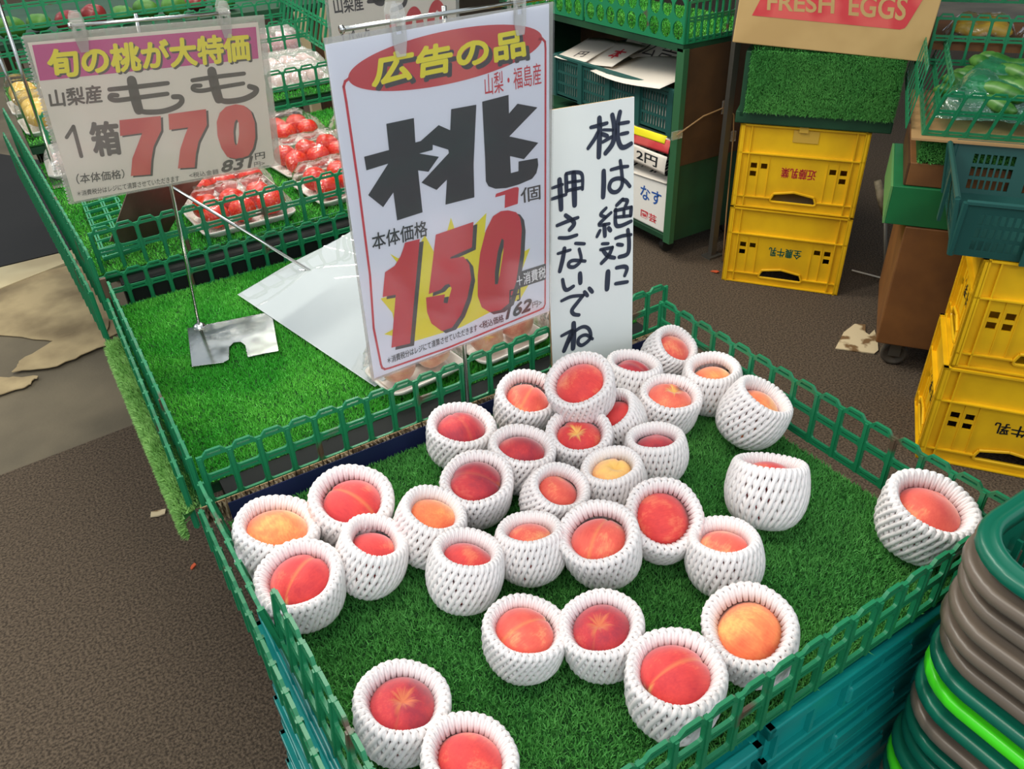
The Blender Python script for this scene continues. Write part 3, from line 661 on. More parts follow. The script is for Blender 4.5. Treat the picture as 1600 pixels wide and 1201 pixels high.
# ------------------------------------------------------------------ netted peaches
R0p = 0.0475
def net_profile(t, rimk):
    """unit profile (r, z) of the foam cup, t in 0..1 from under-base to the inside of the rim"""
    pts = [(0.0, .30, -.84), (.10, .55, -.82), (.22, .79, -.66), (.36, .945, -.36), (.50, 1.0, -.02), (.64, .985, .28), (.76, .94, .55), (.85, .885, .74), (.90, .825, .82), (.945, .76, .77), (1.0, .64, .48)]
    for i in range(len(pts)-1):
        if t <= pts[i+1][0]:
            a, b = pts[i], pts[i+1]; s = (t-a[0])/(b[0]-a[0])
            p0 = pts[max(i-1, 0)]; p3 = pts[min(i+2, len(pts)-1)]
            f_ = lambda k: .5*((2*a[k])+(b[k]-p0[k])*s+(2*p0[k]-5*a[k]+4*b[k]-p3[k])*s*s+(3*a[k]-p0[k]-3*b[k]+p3[k])*s**3)
            return f_(1), f_(2)+ (rimk if t > .6 else 0)*(t-.6)/.4
    return pts[-1][1], pts[-1][2]+rimk
def net_mesh(seed, tw=.85, n=35, wide=0.0):
    rg = random.Random(seed); ph = [rg.uniform(0, 6.28) for _ in range(4)]; am = rg.uniform(.02, .05); rk = rg.uniform(-.05, .07)
    b = MB(); ts = [0, .08, .16, .24, .32, .40, .48, .56, .64, .71, .78, .83, .87, .90, .93, .96, 1.0]
    for d, lift in ((1, .009), (-1, -.012)):
        for i in range(n):
            a0 = 2*math.pi*i/n; pts = []; rr = []
            for t in ts:
                th = a0 + d*tw*(t-.90)*(1+.10*math.sin(a0+ph[2])) + .03*math.sin(5*t+ph[3]+i*2.4)*(1-t)
                r, z = net_profile(t, rk); wk = wide*min(1, max(0, (t-.58)/.30)); r *= 1+.16*wk; z -= .07*wk
                wob = 1+am*math.sin(2*th+ph[0])*.8+.012*math.sin(5*th+ph[1])
                lf = lift*(1 if t < .85 else max(0, (.90-t)/.05))
                zz = z + am*1.6*math.sin(th+ph[1])*max(0, t-.55)/.45
                pts.append(((r*wob+lf)*math.cos(th), (r*wob+lf)*math.sin(th), zz)); rr.append(.067 if t < .84 else (.072 if t < .93 else .058))
            b.tube([np.array(p)*R0p for p in pts], [x*R0p for x in rr], 6)
    me_o = b.build('foam_net', MT['foam'], None, True)
    return me_o
def fruit_mesh(seed):
    bm = bmesh.new(); bmesh.ops.create_uvsphere(bm, u_segments=40, v_segments=28, radius=1.0)
    for v in bm.verts:
        x, y, z = v.co; r = math.hypot(x, y); az = math.atan2(y, x)
        top = max(0, z); cav = math.exp(-((r)/.20)**2)*(1 if z > 0 else 0)
        su = math.exp(-(az/.13)**2)*min(1, r*2.2)*(.8 if z > -.8 else .2)
        s = 1 - .22*cav - .075*su + .02*math.cos(2*az)
        v.co = Vector((x*s, y*s, z*s*.93))
        if z < -.9: v.co.z -= .03*math.exp(-(r/.12)**2)
    me = bpy.data.meshes.new('fruit'); bm.to_mesh(me); bm.free()
    me.polygons.foreach_set('use_smooth', [True]*len(me.polygons)); return me
def peach_mat(name, stops, scale=1.0, cav=(226, 176, 90), spot=None):
    m = bpy.data.materials.new(name); m.use_nodes = True; nt = m.node_tree; b = nt.nodes['Principled BSDF']
    b.inputs['Roughness'].default_value = .62; b.inputs['Specular IOR Level'].default_value = .3
    b.inputs['Sheen Weight'].default_value = .55; b.inputs['Sheen Roughness'].default_value = .45
    tc = nt.nodes.new('ShaderNodeTexCoord'); oi = nt.nodes.new('ShaderNodeObjectInfo')
    ad = nt.nodes.new('ShaderNodeVectorMath'); ad.operation = 'ADD'
    sc = nt.nodes.new('ShaderNodeVectorMath'); sc.operation = 'SCALE'; sc.inputs['Scale'].default_value = 40
    cb = nt.nodes.new('ShaderNodeCombineXYZ'); nt.links.new(oi.outputs['Random'], cb.inputs[0]); nt.links.new(oi.outputs['Random'], cb.inputs[2])
    nt.links.new(cb.outputs[0], sc.inputs[0]); nt.links.new(tc.outputs['Object'], ad.inputs[0]); nt.links.new(sc.outputs[0], ad.inputs[1])
    n1 = nt.nodes.new('ShaderNodeTexNoise'); n1.inputs['Scale'].default_value = .95*scale; n1.inputs['Detail'].default_value = 5; n1.inputs['Roughness'].default_value = .6
    nt.links.new(ad.outputs[0], n1.inputs['Vector'])
    # fine meridian streaks
    mp = nt.nodes.new('ShaderNodeMapping'); mp.inputs['Scale'].default_value = (9, 9, 1.2); nt.links.new(ad.outputs[0], mp.inputs[0])
    n2 = nt.nodes.new('ShaderNodeTexNoise'); n2.inputs['Scale'].default_value = 2.2; n2.inputs['Detail'].default_value = 4; nt.links.new(mp.outputs[0], n2.inputs['Vector'])
    mx = nt.nodes.new('ShaderNodeMath'); mx.operation = 'MULTIPLY_ADD'; mx.inputs[1].default_value = .22; nt.links.new(n2.outputs['Fac'], mx.inputs[0]); nt.links.new(n1.outputs['Fac'], mx.inputs[2])
    r = nt.nodes.new('ShaderNodeValToRGB'); els = r.color_ramp.elements
    for i, (p, c) in enumerate(stops):
        e = els[i] if i < 2 else els.new(p); e.position = p; e.color = (*lin(c), 1)
    nt.links.new(mx.outputs[0], r.inputs['Fac'])
    # yellow star around the stem cavity
    sp = nt.nodes.new('ShaderNodeSeparateXYZ'); nt.links.new(tc.outputs['Object'], sp.inputs[0])
    ds = nt.nodes.new('ShaderNodeVectorMath'); ds.operation = 'DISTANCE'; ds.inputs[1].default_value = (0, 0, .80); nt.links.new(tc.outputs['Object'], ds.inputs[0])
    at = nt.nodes.new('ShaderNodeMath'); at.operation = 'ARCTAN2'; nt.links.new(sp.outputs[1], at.inputs[0]); nt.links.new(sp.outputs[0], at.inputs[1])
    n3 = nt.nodes.new('ShaderNodeTexNoise'); n3.noise_dimensions = '1D'; n3.inputs['Scale'].default_value = 2.1; n3.inputs['Detail'].default_value = 3; nt.links.new(at.outputs[0], n3.inputs['W'])
    pert = nt.nodes.new('ShaderNodeMath'); pert.operation = 'MULTIPLY_ADD'; pert.inputs[1].default_value = .95; nt.links.new(n3.outputs['Fac'], pert.inputs[0]); nt.links.new(ds.outputs['Value'], pert.inputs[2])
    sa = nt.nodes.new('ShaderNodeMath'); sa.operation = 'ABSOLUTE'; nt.links.new(at.outputs[0], sa.inputs[0])
    sr = nt.nodes.new('ShaderNodeValToRGB'); sr.color_ramp.elements[0].position = .0; sr.color_ramp.elements[0].color = (.26, .26, .26, 1); sr.color_ramp.elements[1].position = .09; sr.color_ramp.elements[1].color = (0, 0, 0, 1); nt.links.new(sa.outputs[0], sr.inputs['Fac'])
    cr = nt.nodes.new('ShaderNodeValToRGB'); cr.color_ramp.elements[0].position = .56; cr.color_ramp.elements[0].color = (1, 1, 1, 1); cr.color_ramp.elements[1].position = .80; cr.color_ramp.elements[1].color = (0, 0, 0, 1)
    nt.links.new(pert.outputs[0], cr.inputs['Fac'])
    mxm = nt.nodes.new('ShaderNodeMixRGB'); mxm.blend_type = 'LIGHTEN'; mxm.inputs['Fac'].default_value = 1; nt.links.new(cr.outputs['Color'], mxm.inputs[1]); nt.links.new(sr.outputs['Color'], mxm.inputs[2])
    mc = nt.nodes.new('ShaderNodeMixRGB'); nt.links.new(mxm.outputs[0], mc.inputs['Fac']); nt.links.new(r.outputs['Color'], mc.inputs[1]); mc.inputs[2].default_value = (*lin(cav), 1)
    nt.links.new(mc.outputs[0], b.inputs['Base Color'])
    if spot:
        d2 = nt.nodes.new('ShaderNodeVectorMath'); d2.operation = 'DISTANCE'; d2.inputs[1].default_value = spot; nt.links.new(tc.outputs['Object'], d2.inputs[0])
        c2 = nt.nodes.new('ShaderNodeValToRGB'); c2.color_ramp.elements[0].position = .08; c2.color_ramp.elements[0].color = (1, 1, 1, 1); c2.color_ramp.elements[1].position = .26; c2.color_ramp.elements[1].color = (0, 0, 0, 1)
        nt.links.new(d2.outputs['Value'], c2.inputs['Fac'])
        m3 = nt.nodes.new('ShaderNodeMixRGB'); nt.links.new(c2.outputs['Color'], m3.inputs['Fac']); nt.links.new(mc.outputs[0], m3.inputs[1]); m3.inputs[2].default_value = (*lin((104, 66, 60)), 1)
        nt.links.new(m3.outputs[0], b.inputs['Base Color'])
    return m
PM = dict(
 red=peach_mat('peach_skin_red', [(.36, (232, 132, 92)), (.80, (186, 44, 52)), (.56, (216, 64, 60))]),
 deep=peach_mat('peach_skin_deep_red', [(.36, (206, 96, 80)), (.74, (150, 38, 54)), (.54, (188, 48, 54))], cav=(196, 104, 66)),
 coral=peach_mat('peach_skin_coral', [(.38, (240, 166, 112)), (.80, (212, 74, 66)), (.58, (228, 96, 78))]),
 orange=peach_mat('peach_skin_orange', [(.40, (244, 186, 104)), (.82, (226, 92, 58)), (.60, (238, 132, 78))]),
 yellow=peach_mat('peach_skin_yellow', [(.42, (240, 204, 104)), (.86, (228, 130, 86)), (.64, (240, 184, 108))], spot=(.55, .35, .62)),
 pale=peach_mat('peach_skin_pale', [(.40, (240, 206, 170)), (.80, (214, 124, 108)), (.60, (232, 170, 140))]),
 spot=peach_mat('peach_skin_spotted', [(.40, (240, 164, 108)), (.80, (214, 84, 70)), (.60, (228, 108, 82))], spot=(.1, -.35, .78)),
)
nets = [net_mesh(s) for s in range(3)]+[net_mesh(s, wide=1.0) for s in range(3, 6)]; fruits = [fruit_mesh(0)]
for o in nets: COL.objects.unlink(o)
net_me = [o.data for o in nets]
net_min = [np.array([v.co[:] for v in m.vertices]) for m in net_me]
for o in nets: bpy.data.objects.remove(o)
# photo box of the net (x0,x1,y0,y1), middle of its opening, skin, fruit turn (which way the stem or seam faces), base height, label
PE = [
 (1002,1083,516,596, 1050,547,'coral','side',0,'white-netted peach farthest back, by the rear corner of the right fence'),
 (942,1032,555,612, 990,573,'deep','seam',0,'netted peach standing directly in front of the handwritten board'),
 (1065,1156,558,650, 1113,580,'orange','side',0,'netted peach with yellowish flesh side, second along the right fence'),
 (997,1090,590,685, 1049,616,'spot','side',0,'netted orange peach with a small dark spot, right of the stacked peach'),
 (1123,1227,600,698, 1190,627,'orange','side',0,'netted peach nearest the middle of the right fence, opening turned to the fence'),
 (773,868,594,682, 824,624,'coral','seam',0,'netted peach with pale streaks left of the stacked peach, near the cardboard edge'),
 (860,960,562,662, 905,597,'red','side',.052,'netted bright red peach resting on top of the others, topmost of the heap'),
 (925,1008,614,700, 964,656,'red','side',0,'netted red peach half hidden under the right side of the stacked peach'),
 (857,953,650,740, 905,683,'red','stem',0,'netted red peach showing its yellow star and stem hole, under the stacked peach'),
 (669,768,635,736, 720,674,'deep','seam',0,'netted dark red peach at the foot of the tall price sign pole'),
 (763,862,668,775, 817,697,'deep','side',0,'netted dull pink peach between the pole-foot peach and the star-stemmed peach'),
 (978,1072,664,760, 1024,691,'deep','side',0,'netted rosy peach right of the star-stemmed peach, open grass to its right'),
 (691,800,713,825, 745,755,'deep','seam',0,'netted dark red peach with a clear seam, in front of the pole-foot peach'),
 (908,1008,708,800, 957,744,'yellow','side',0,'netted yellow peach with a brown bruise, in the middle of the heap'),
 (814,916,726,835, 872,768,'coral','side',0,'netted pale red peach left of the bruised yellow peach'),
 (1138,1258,714,822, 1205,731,'red','side',0,'netted peach alone on the right grass, its opening tipped away'),
 (490,610,735,865, 549,783,'red','seam',0,'netted two-toned red peach at back left beside the navy strip'),
 (975,1090,757,880, 1035,812,'red','side',0,'netted deep red peach tilted left, at the right end of the heap front'),
 (613,727,768,885, 677,800,'orange','side',0,'netted orange peach left of the middle, right of the two-toned one'),
 (774,883,797,922, 828,835,'coral','side',0,'netted peach with small opening between two front heap peaches'),
 (880,1000,796,920, 935,838,'coral','seam',0,'netted coral peach in front of the bruised yellow peach'),
 (370,492,785,910, 432,830,'orange','side',0,'netted orange peach in the back left corner of the tray'),
 (1072,1190,810,938, 1132,851,'coral','side',0,'netted peach standing right of the heap front, halfway to the right edge'),
 (522,636,812,936, 584,846,'red','side',0,'netted red peach in the left group, right of the fence-side pair'),
 (667,787,830,962, 729,876,'red','side',0,'netted peach at the front of the heap, left of the small-opening peach'),
 (411,537,858,985, 467,905,'red','seam',0,'netted peach leaning on the left fence, its seam yellow'),
 (1376,1505,755,874, 1455,793,'coral','side',0,'netted peach in the right corner beside the shopping basket stack'),
 (757,880,934,1072, 822,978,'coral','seam',0,'netted coral peach with a seam, leftmost of the front row of three'),
 (879,1004,928,1070, 940,985,'deep','stem',0,'netted dark peach showing its stem hollow, middle of the front three'),
 (1103,1240,929,1070, 1172,985,'orange','side',0,'netted orange-yellow peach near the front edge of the tray, rightmost in front'),
 (977,1127,1001,1152, 1058,1047,'red','seam',0,'netted red peach closest to the front fence, right of the stem-hollow peach'),
 (557,697,1040,1201, 628,1097,'deep','stem',0,'netted dark red peach at the front left with open grass around it'),
 (660,803,1136,1280, 733,1188,'red','side',0,'netted peach cut by the bottom edge of the photo'),
]
BED = .6745
# how round each opening looks (short over long axis)
ASP = [.68, .45, .55, .62, .45, .70, .80, .75, .76, .72, .62, .62, .78, .70, .82, .30, .82, .93, .70, .60, .80, .65, .64, .65, .60, .82, .72, .82, .82, .90, .80, .82, .82]
FOAMS = []
for i, (x0, x1, y0, y1, ox, oy, skin, turn, dz, lab) in enumerate(PE):
    cx_, cy_ = (x0+x1)/2, (y0+y1)/2
    if i == 1: cy_ = 597
    if i == 7: cy_ = 660
    c = onz(cx_, cy_, BED+dz+.041); d = depth_of(c)
    s = (x1-x0)/2*d/FPX/(R0p*1.03); s = min(1.13, max(.93, s)); rpx = R0p*s*FPX/d
    v = ray(cx_, cy_); v = v/np.linalg.norm(v); rr = CR-v*(CR@v); rr /= np.linalg.norm(rr); uu = np.cross(rr, v)
    if uu@CU < 0: uu = -uu
    q = math.sqrt(1-ASP[i]**2); ax, ay = ox-cx_, cy_-oy; hh = math.hypot(ax, ay); ax, ay = ax/hh*q, ay/hh*q
    axis = rr*ax+uu*ay-v*math.sqrt(1-q*q)
    zq = Vector(axis).to_track_quat('Z', 'Y'); rot = zq.to_matrix() @ Matrix.Rotation(rng.uniform(0, 6.28), 3, 'Z')
    mi = i % 3 + (3 if i in (3, 5, 6, 8, 9, 10, 12, 16, 17, 20, 21, 25, 26, 27, 28, 29, 30, 31, 32) else 0); Rm = np.array(rot)
    lo = (net_min[mi]@Rm.T)[:, 2].min()*s
    z = BED+dz-lo+.001
    c = onz(cx_, cy_, z)
    t = thing('netted_peach', lab, 'peach', c, group='peaches in white foam nets')
    t.rotation_mode = 'QUATERNION'; t.rotation_quaternion = rot.to_quaternion(); t.scale = (s, s, s)
    n = bpy.data.objects.new('foam_net', net_me[mi]); COL.objects.link(n); n.parent = t
    fm = fruits[0]
    fo = bpy.data.objects.new('fruit', fm); COL.objects.link(fo); fo.parent = t
    if not fm.materials: fm.materials.append(PM['red'])
    fo.material_slots[0].link = 'OBJECT'; fo.material_slots[0].material = PM[skin]
    fr = R0p*(.91 if mi < 3 else .935); fo.scale = (fr, fr, fr); fo.location = (0, 0, -(.09+.05*(i % 3) if mi < 3 else .06+.03*(i % 3))*R0p)
    fo.rotation_mode = 'XYZ'
    if turn == 'stem': fo.rotation_euler = (rng.uniform(-.08, .08), rng.uniform(-.08, .08), rng.uniform(0, 6.28))
    elif turn == 'seam': fo.rotation_euler = (0, -1.2, rng.uniform(0, 6.28))
    else: fo.rotation_euler = (math.pi/2+rng.uniform(-.5, .9), 0, rng.uniform(0, 6.28))
    if skin in ('yellow', 'spot'): fo.rotation_euler = (0.15, .1, rng.uniform(0, 6.28))
# ------------------------------------------------------------------ wrapped produce on the rear beds
def blob_mesh(seed, flat=.9, cleft=0):
    bm = bmesh.new(); bmesh.ops.create_uvsphere(bm, u_segments=20, v_segments=14, radius=1.0); rg = random.Random(seed); ph = [rg.uniform(0, 6.28) for _ in range(3)]
    for v in bm.verts:
        x, y, z = v.co; az = math.atan2(y, x); r = math.hypot(x, y)
        s = 1+.04*math.cos(5*az+ph[0])*r+.03*math.sin(2*az+ph[1])-.14*math.exp(-(r/.22)**2)*(z > 0)-cleft*math.exp(-(az/.2)**2)*min(1, 2*r)
        v.co = Vector((x*s, y*s, z*s*flat))
    me = bpy.data.meshes.new('produce'); bm.to_mesh(me); bm.free(); me.polygons.foreach_set('use_smooth', [True]*len(me.polygons)); return me
tom_me = [blob_mesh(i) for i in range(3)]
def tray_obj(label, c, w, d, rz=0.0, film='wrap', top=.075, bumps=(3, 2), cat='foam tray'):
    t = thing('foam_tray', label, cat, c, rz)
    b = MB(); h = .018; rr = .02
    L = [(rrect(-w/2+.014, -d/2+.014, w/2-.014, d/2-.014, rr), .0005), (rrect(-w/2+.004, -d/2+.004, w/2-.004, d/2-.004, rr), h), (rrect(-w/2, -d/2, w/2, d/2, rr), h), (rrect(-w/2, -d/2, w/2, d/2, rr), h-.003),
         ]
    inn = rrect(-w/2+.016, -d/2+.016, w/2-.016, d/2-.016, rr)
    n = len(inn); V = [(p[0], p[1], .004) for p in inn]
    for P, z in (L[1], L[2], L[3], ): V += [(p[0], p[1], z) for p in P]
    V += [(p[0], p[1], .0005) for p in L[0][0]]
    F = [tuple(range(n))]+[tuple(4*n+i for i in range(n))]
    for k_ in range(4):
        for i in range(n): F.append((k_*n+i, k_*n+(i+1) % n, (k_+1)*n+(i+1) % n, (k_+1)*n+i))
    b.add(V, F); b.build('tray', MT['tray'], t, False)
    if film:
        b = MB(); nx, ny = 26, 18; V = []; F = []
        for i in range(nx+1):
            for j in range(ny+1):
                u, v = i/nx*2-1, j/ny*2-1
                e = min(1, (1-max(abs(u), abs(v)))*4.5)
                z = h+.001+(top-h)*(e**.55)*(1-.10*(1-abs(math.sin(bumps[0]*math.pi*(i/nx))*math.sin(bumps[1]*math.pi*(j/ny)))))+rng.normal(0, .0012)*e
                V.append((u*w/2*1.004, v*d/2*1.004, z))
                if i and j: m_ = ny+1; F.append(((i-1)*m_+j-1, i*m_+j-1, i*m_+j, (i-1)*m_+j))
        b.add(V, F); b.build('cling_film', MT[film], t, True)
    return t
def put(name, me, m, loc, sc, label, cat, group, rot=(0, 0, 0)):
    o = bpy.data.objects.new(name, me); COL.objects.link(o); o.location = tuple(loc); o.scale = sc if hasattr(sc, '__len__') else (sc, sc, sc); o.rotation_euler = rot
    if not me.materials: me.materials.append(m)
    o.material_slots[0].link = 'OBJECT'; o.material_slots[0].material = m
    return tag(o, label, cat, group)
TT = [(.408, 1.915, 'wrapped tomato tray nearest the tall fence, right of the tipped steel plate', 'nearest left'),
      (.425, 2.115, 'wrapped tomato tray just under the bottom edge of the 770 sign', 'under the 770 sign'),
      (.690, 1.935, 'wrapped tomato tray behind the fence, left of the tall 150 sign', 'beside the 150 sign'),
      (.690, 2.165, 'wrapped tomato tray in the middle of the right column', 'middle right'),
      (.690, 2.420, 'wrapped tomato tray at the back, before the silver-wrapped packs', 'at the back'),
      (.935, 2.300, 'wrapped tomato tray half hidden by the left edge of the tall 150 sign', 'half hidden'),
      (.935, 2.040, 'wrapped tomato tray mostly hidden behind the tall 150 sign', 'mostly hidden')]
for k_, (x, y, lab, w_) in enumerate(TT):
    rz = rng.uniform(-.05, .05) + (.10 if x > .6 else 0)
    tray_obj(lab, (x, y, .7515), .225, .185, rz)
    for i in range(3):
        for j in range(2):
            lx, ly = (i-1)*.066+rng.uniform(-.003, .003), (j-.5)*.072+rng.uniform(-.003, .003)
            P = (x+lx*math.cos(rz)-ly*math.sin(rz), y+lx*math.sin(rz)+ly*math.cos(rz), .7515+.006+.029)
            put('tomato', tom_me[(i+j) % 3], MT['tomato'], P, .0325+rng.uniform(-.0012, .0008), 'red tomato in the tray '+lab[len('wrapped tomato tray '):], 'tomato', 'tomatoes in the tray '+w_, (rng.uniform(-.4, .4), rng.uniform(-.4, .4), rng.uniform(0, 6)))
# silver-film packs (third row), pink packs, yellow fruit packs
lump = [blob_mesh(10+i, .8) for i in range(3)]
for k_, (x, y, lab) in enumerate([(.17, 2.56, 'film-wrapped pale pack at far left beside the left fence'), (.66, 2.86, 'silver-wrapped pack behind the fence, leftmost by the 770 sign edge'), (.90, 2.86, 'silver-wrapped pack behind the fence, next to the tall 150 sign'), (.70, 3.06, 'second silver-wrapped pack further back, left'), (.95, 3.06, 'second silver-wrapped pack further back, right')]):
    z = .7515 if y < 2.65 else .8015
    tray_obj(lab, (x, y, z), .225, .17, rng.uniform(-.06, .06), 'wrap_w', .062, (4, 3), 'food pack')
    for i in range(3):
        for j in range(2):
            put('pale_root', lump[i], MT['pale'], (x+(i-1)*.062, y+(j-.5)*.06, z+.028), (.029, .027, .026), 'pale root under the film of the '+['far left','leftmost silver','right-hand silver','rear left silver','rear right silver'][k_]+' pack behind the tomatoes', 'root vegetable', 'roots in the pack '+str(['far left','left','right','rear left','rear right'][k_]))
for k_, (x, y, lab) in enumerate([(.66, 3.36, 'clear bag of pink produce left of the other pink bags'), (.84, 3.36, 'clear bag of pink produce in the middle of the pink bags'), (1.01, 3.36, 'clear bag of pink produce nearest the tall 150 sign')]):
    tray_obj(lab, (x, y, .8015), .16, .17, rng.uniform(-.1, .1), 'wrap_w', .10, (2, 2), 'food pack')
    for i in range(2):
        for j in range(2):
            put('pink_radish', lump[i+j], MT['pink'], (x+(i-.5)*.07, y+(j-.5)*.07, .8015+.042), (.034, .033, .042), 'pink radish inside the clear bag '+['left of the other pink bags','in the middle of the pink bags','nearest the tall 150 sign'][k_], 'radish', 'radishes in the bag '+['left','middle','right'][k_])
for k_, (x, y, z, lab) in enumerate([(.14, 2.86, .8015, 'film-wrapped yellow fruit tray at the far left behind the fence'), (.13, 3.12, .8015, 'film-wrapped yellow fruit tray behind the other at the far left edge'), (.33, 3.36, .8015, 'film-wrapped yellow fruit tray hidden behind the 770 sign'), (1.00, 3.62-.12, .8015, 'yellow fruit pack by the right corner of the 770 sign')]):
    if k_ == 2: continue
    if k_ == 3: x, y = .80, 3.46; 
    tray_obj(lab, (x, y, z), .20 if k_ < 2 else .14, .19 if k_ < 2 else .10, rng.uniform(-.1, .1), 'wrap', .105, (2, 2), 'food pack')
    for i in range(2):
        for j in range(2 if k_ < 2 else 1):
            put('yellow_fruit', lump[i], MT['yel_fruit'], (x+(i-.5)*(.085 if k_ < 2 else .06), y+(j-.5*(k_ < 2))*.08, z+.050), .042 if k_ < 2 else .034, 'yellow pear in the film-wrapped tray '+['at the far left behind the fence','at the far left, rear tray','','by the right corner of the 770 sign'][k_], 'pear', 'pears in the tray '+['far left','rear left','','right'][k_])
# red and green bags on the top back tier
WH = ['at the far left', 'second from the left', 'third from the left', 'fourth from the left', 'fifth from the left', 'sixth from the left', 'seventh from the left', 'eighth from the left', 'third from the right', 'second from the right', 'at the right end']
for k_ in range(11):
    m = ('leaf', 'tomato', 'leaf', 'leaf', 'tomato', 'tomato', 'leaf', 'leaf', 'leaf', 'tomato', 'leaf')[k_]
    put('vegetable', lump[k_ % 3], MT['deep_red'] if m == 'tomato' else MT['leaf'], (-.06+.098*k_, 3.70+.05*(k_ % 2), .93+.034), (.043, .05, .038+.006*(k_ % 3)), ('dark red' if m == 'tomato' else 'leafy green')+' vegetable on the back tier, '+WH[k_], 'vegetables', 'vegetables on the back tier', (0, .3*(k_ % 3), k_))

# peaches packed in two wrapped trays behind the tall sign
t_p = [(.478, 1.128, .10, 'wrapped tray of two peaches behind the lower left corner of the tall sign'), (.655, 1.122, .08, 'wrapped tray of peaches just right of the tall sign pole')]
pk = blob_mesh(30, .95, .07)
for x, y, rz, lab in t_p:
    tray_obj(lab, (x, y, .6995), .158, .112, rz, 'wrap', .083, (2, 1))
    for i in range(2):
        put('peach', pk, PM['pale'], (x+(i-.5)*.070, y+(i-.5)*.007, .6995+.040), .0345, 'pale pink peach under film '+lab[len('wrapped tray of '):].replace('two peaches ','').replace('peaches ',''), 'peach', 'peaches in the tray '+('left' if x < .5 else 'right'), (1.2, 0, i*2.0+x*9))
n_ = bpy.data.objects.new('foam_net', net_me[2]); 
t = thing('netted_peach', 'netted peach standing behind the fence, between the tall sign and the handwritten board', 'peach', (.790, 1.125, .742), group='peaches in white foam nets'); COL.objects.link(n_); n_.parent = t
fo = bpy.data.objects.new('fruit', fruits[0]); COL.objects.link(fo); fo.parent = t; fo.scale = (R0p*.895,)*3; fo.material_slots[0].link = 'OBJECT'; fo.material_slots[0].material = PM['coral']

# ------------------------------------------------------------------ teal crates under the peach tray
def folded_crate():
    t = thing('folding_crate', 'x', 'crate')
    w, d, h = .404, .665, .088
    b = MB(); b.span((-w/2+.006, -d/2+.008, .004), (w/2-.006, d/2-.008, h-.004))
    for i in range(7):
        x = -w/2+.02+(w-.04)*i/6; b.span((x-.003, -d/2+.001, .016), (x+.003, -d/2+.009, h-.018)); b.span((x-.003, d/2-.009, .016), (x+.003, d/2-.001, h-.018))
    for i in range(10):
        y = -d/2+.02+(d-.04)*i/9; b.span((-w/2+.001, y-.003, .016), (-w/2+.009, y+.003, h-.018)); b.span((w/2-.009, y-.003, .016), (w/2-.001, y+.003, h-.018))
    b.build('folded_body', MT['teal'], t)
    b = MB()
    for z0, z1 in ((.002, .018), (h-.020, h-.002)):
        b.span((-w/2, -d/2, z0), (w/2, -d/2+.012, z1)); b.span((-w/2, d/2-.012, z0), (w/2, d/2, z1))
        b.span((-w/2, -d/2, z0), (-w/2+.012, d/2, z1)); b.span((w/2-.012, -d/2, z0), (w/2, d/2, z1))
    b.build('rim', MT['teal'], t, bevel=.002)
    for s_ in (-1, 1):
        b = MB(); b.span((-.06, s_*(d/2-.004)-.007, .026), (.06, s_*(d/2-.004)+.007, .056)); b.build('handle_latch', MT['teal'], t, bevel=.004)
    return t
c0 = folded_crate(); first = True; names = ['top', 'second', 'third', 'fourth', 'fifth', 'sixth', 'bottom']
for col, cx_ in enumerate((.288, .704)):
    for k_ in range(7):
        z = .008+.0935*k_
        lab = 'teal folded crate, %s of the %s stack under the peach tray' % (names[6-k_], ('left', 'right')[col])
        off = (rng.uniform(-.006, .006)-(.0045*(6-k_) if col == 0 else 0), rng.uniform(-.006, .006))
        P = (cx_+off[0], .631+off[1], z)
        if first: c0.location = P; c0['label'] = lab; c0['group'] = 'teal folded crates'; first = False
        else: copy_thing(c0, P, lab, rng.uniform(-.006, .006))

# ------------------------------------------------------------------ shopping baskets, nested stack
def basket(m):
    t = thing('shopping_basket', 'x', 'basket', group='nested shopping baskets')
    W_, D_ = .44, .315; hgt = .20
    b = MB(); prof = [(-.006, -.012), (0, -.014), (.004, -.008), (.002, .000), (-.003, .004), (-.008, .001), (-.012, .006), (-.018, .006), (-.021, 0), (-.021, -.012), (-.016, -.012), (-.015, -.004), (-.010, -.006)]
    rings = []
    for o, z in prof: rings.append([(p[0], p[1], z) for p in rrect(-W_/2-o, -D_/2-o, W_/2+o, D_/2+o, .075+o, 8)])
    n = len(rings[0]); V = [p for r_ in rings for p in r_]; F = []
    for k_ in range(len(rings)):
        for i in range(n): F.append((k_*n+i, k_*n+(i+1) % n, ((k_+1) % len(rings))*n+(i+1) % n, ((k_+1) % len(rings))*n+i))
    b.add(V, F); b.build('rim', m, t, True)
    b = MB(); V = []; F = []; L = [(-.016, -.005), (-.026, -.10), (-.045, -hgt+.012), (-.06, -hgt)]
    n = len(rings[0])
    for o, z in L: V += [(p[0], p[1], z) for p in rrect(-W_/2-o, -D_/2-o, W_/2+o, D_/2+o, .07, 8)]
    for k_ in range(3):
        for i in range(n): F.append((k_*n+i, k_*n+(i+1) % n, (k_+1)*n+(i+1) % n, (k_+1)*n+i))
    F.append(tuple(3*n+i for i in range(n))); b.add(V, F); b.build('body', m, t, True)
    b = MB()
    for i in range(9):
        y = -D_/2+.07+(D_-.14)*i/8
        for s_ in (-1, 1): b.span((s_*(W_/2-.030)-.003, y-.002, -.15), (s_*(W_/2-.030)+.003, y+.002, -.03))
    for i in range(13):
        x = -W_/2+.07+(W_-.14)*i/12
        for s_ in (-1, 1): b.span((x-.002, s_*(D_/2-.030)-.003, -.15), (x+.002, s_*(D_/2-.030)+.003, -.03))
    b.build('side_ribs', m, t)
    b = MB()
    for x in (-.10, .10): b.span((x-.006, -D_/2-.004, -.026), (x+.006, -D_/2+.006, -.012))
    for s_ in (-1, 1): b.span((s_*(W_/2+.001)-.004, -.045, -.026), (s_*(W_/2+.001)+.004, -.033, -.012))
    b.build('handle_peg', m, t)
    return t
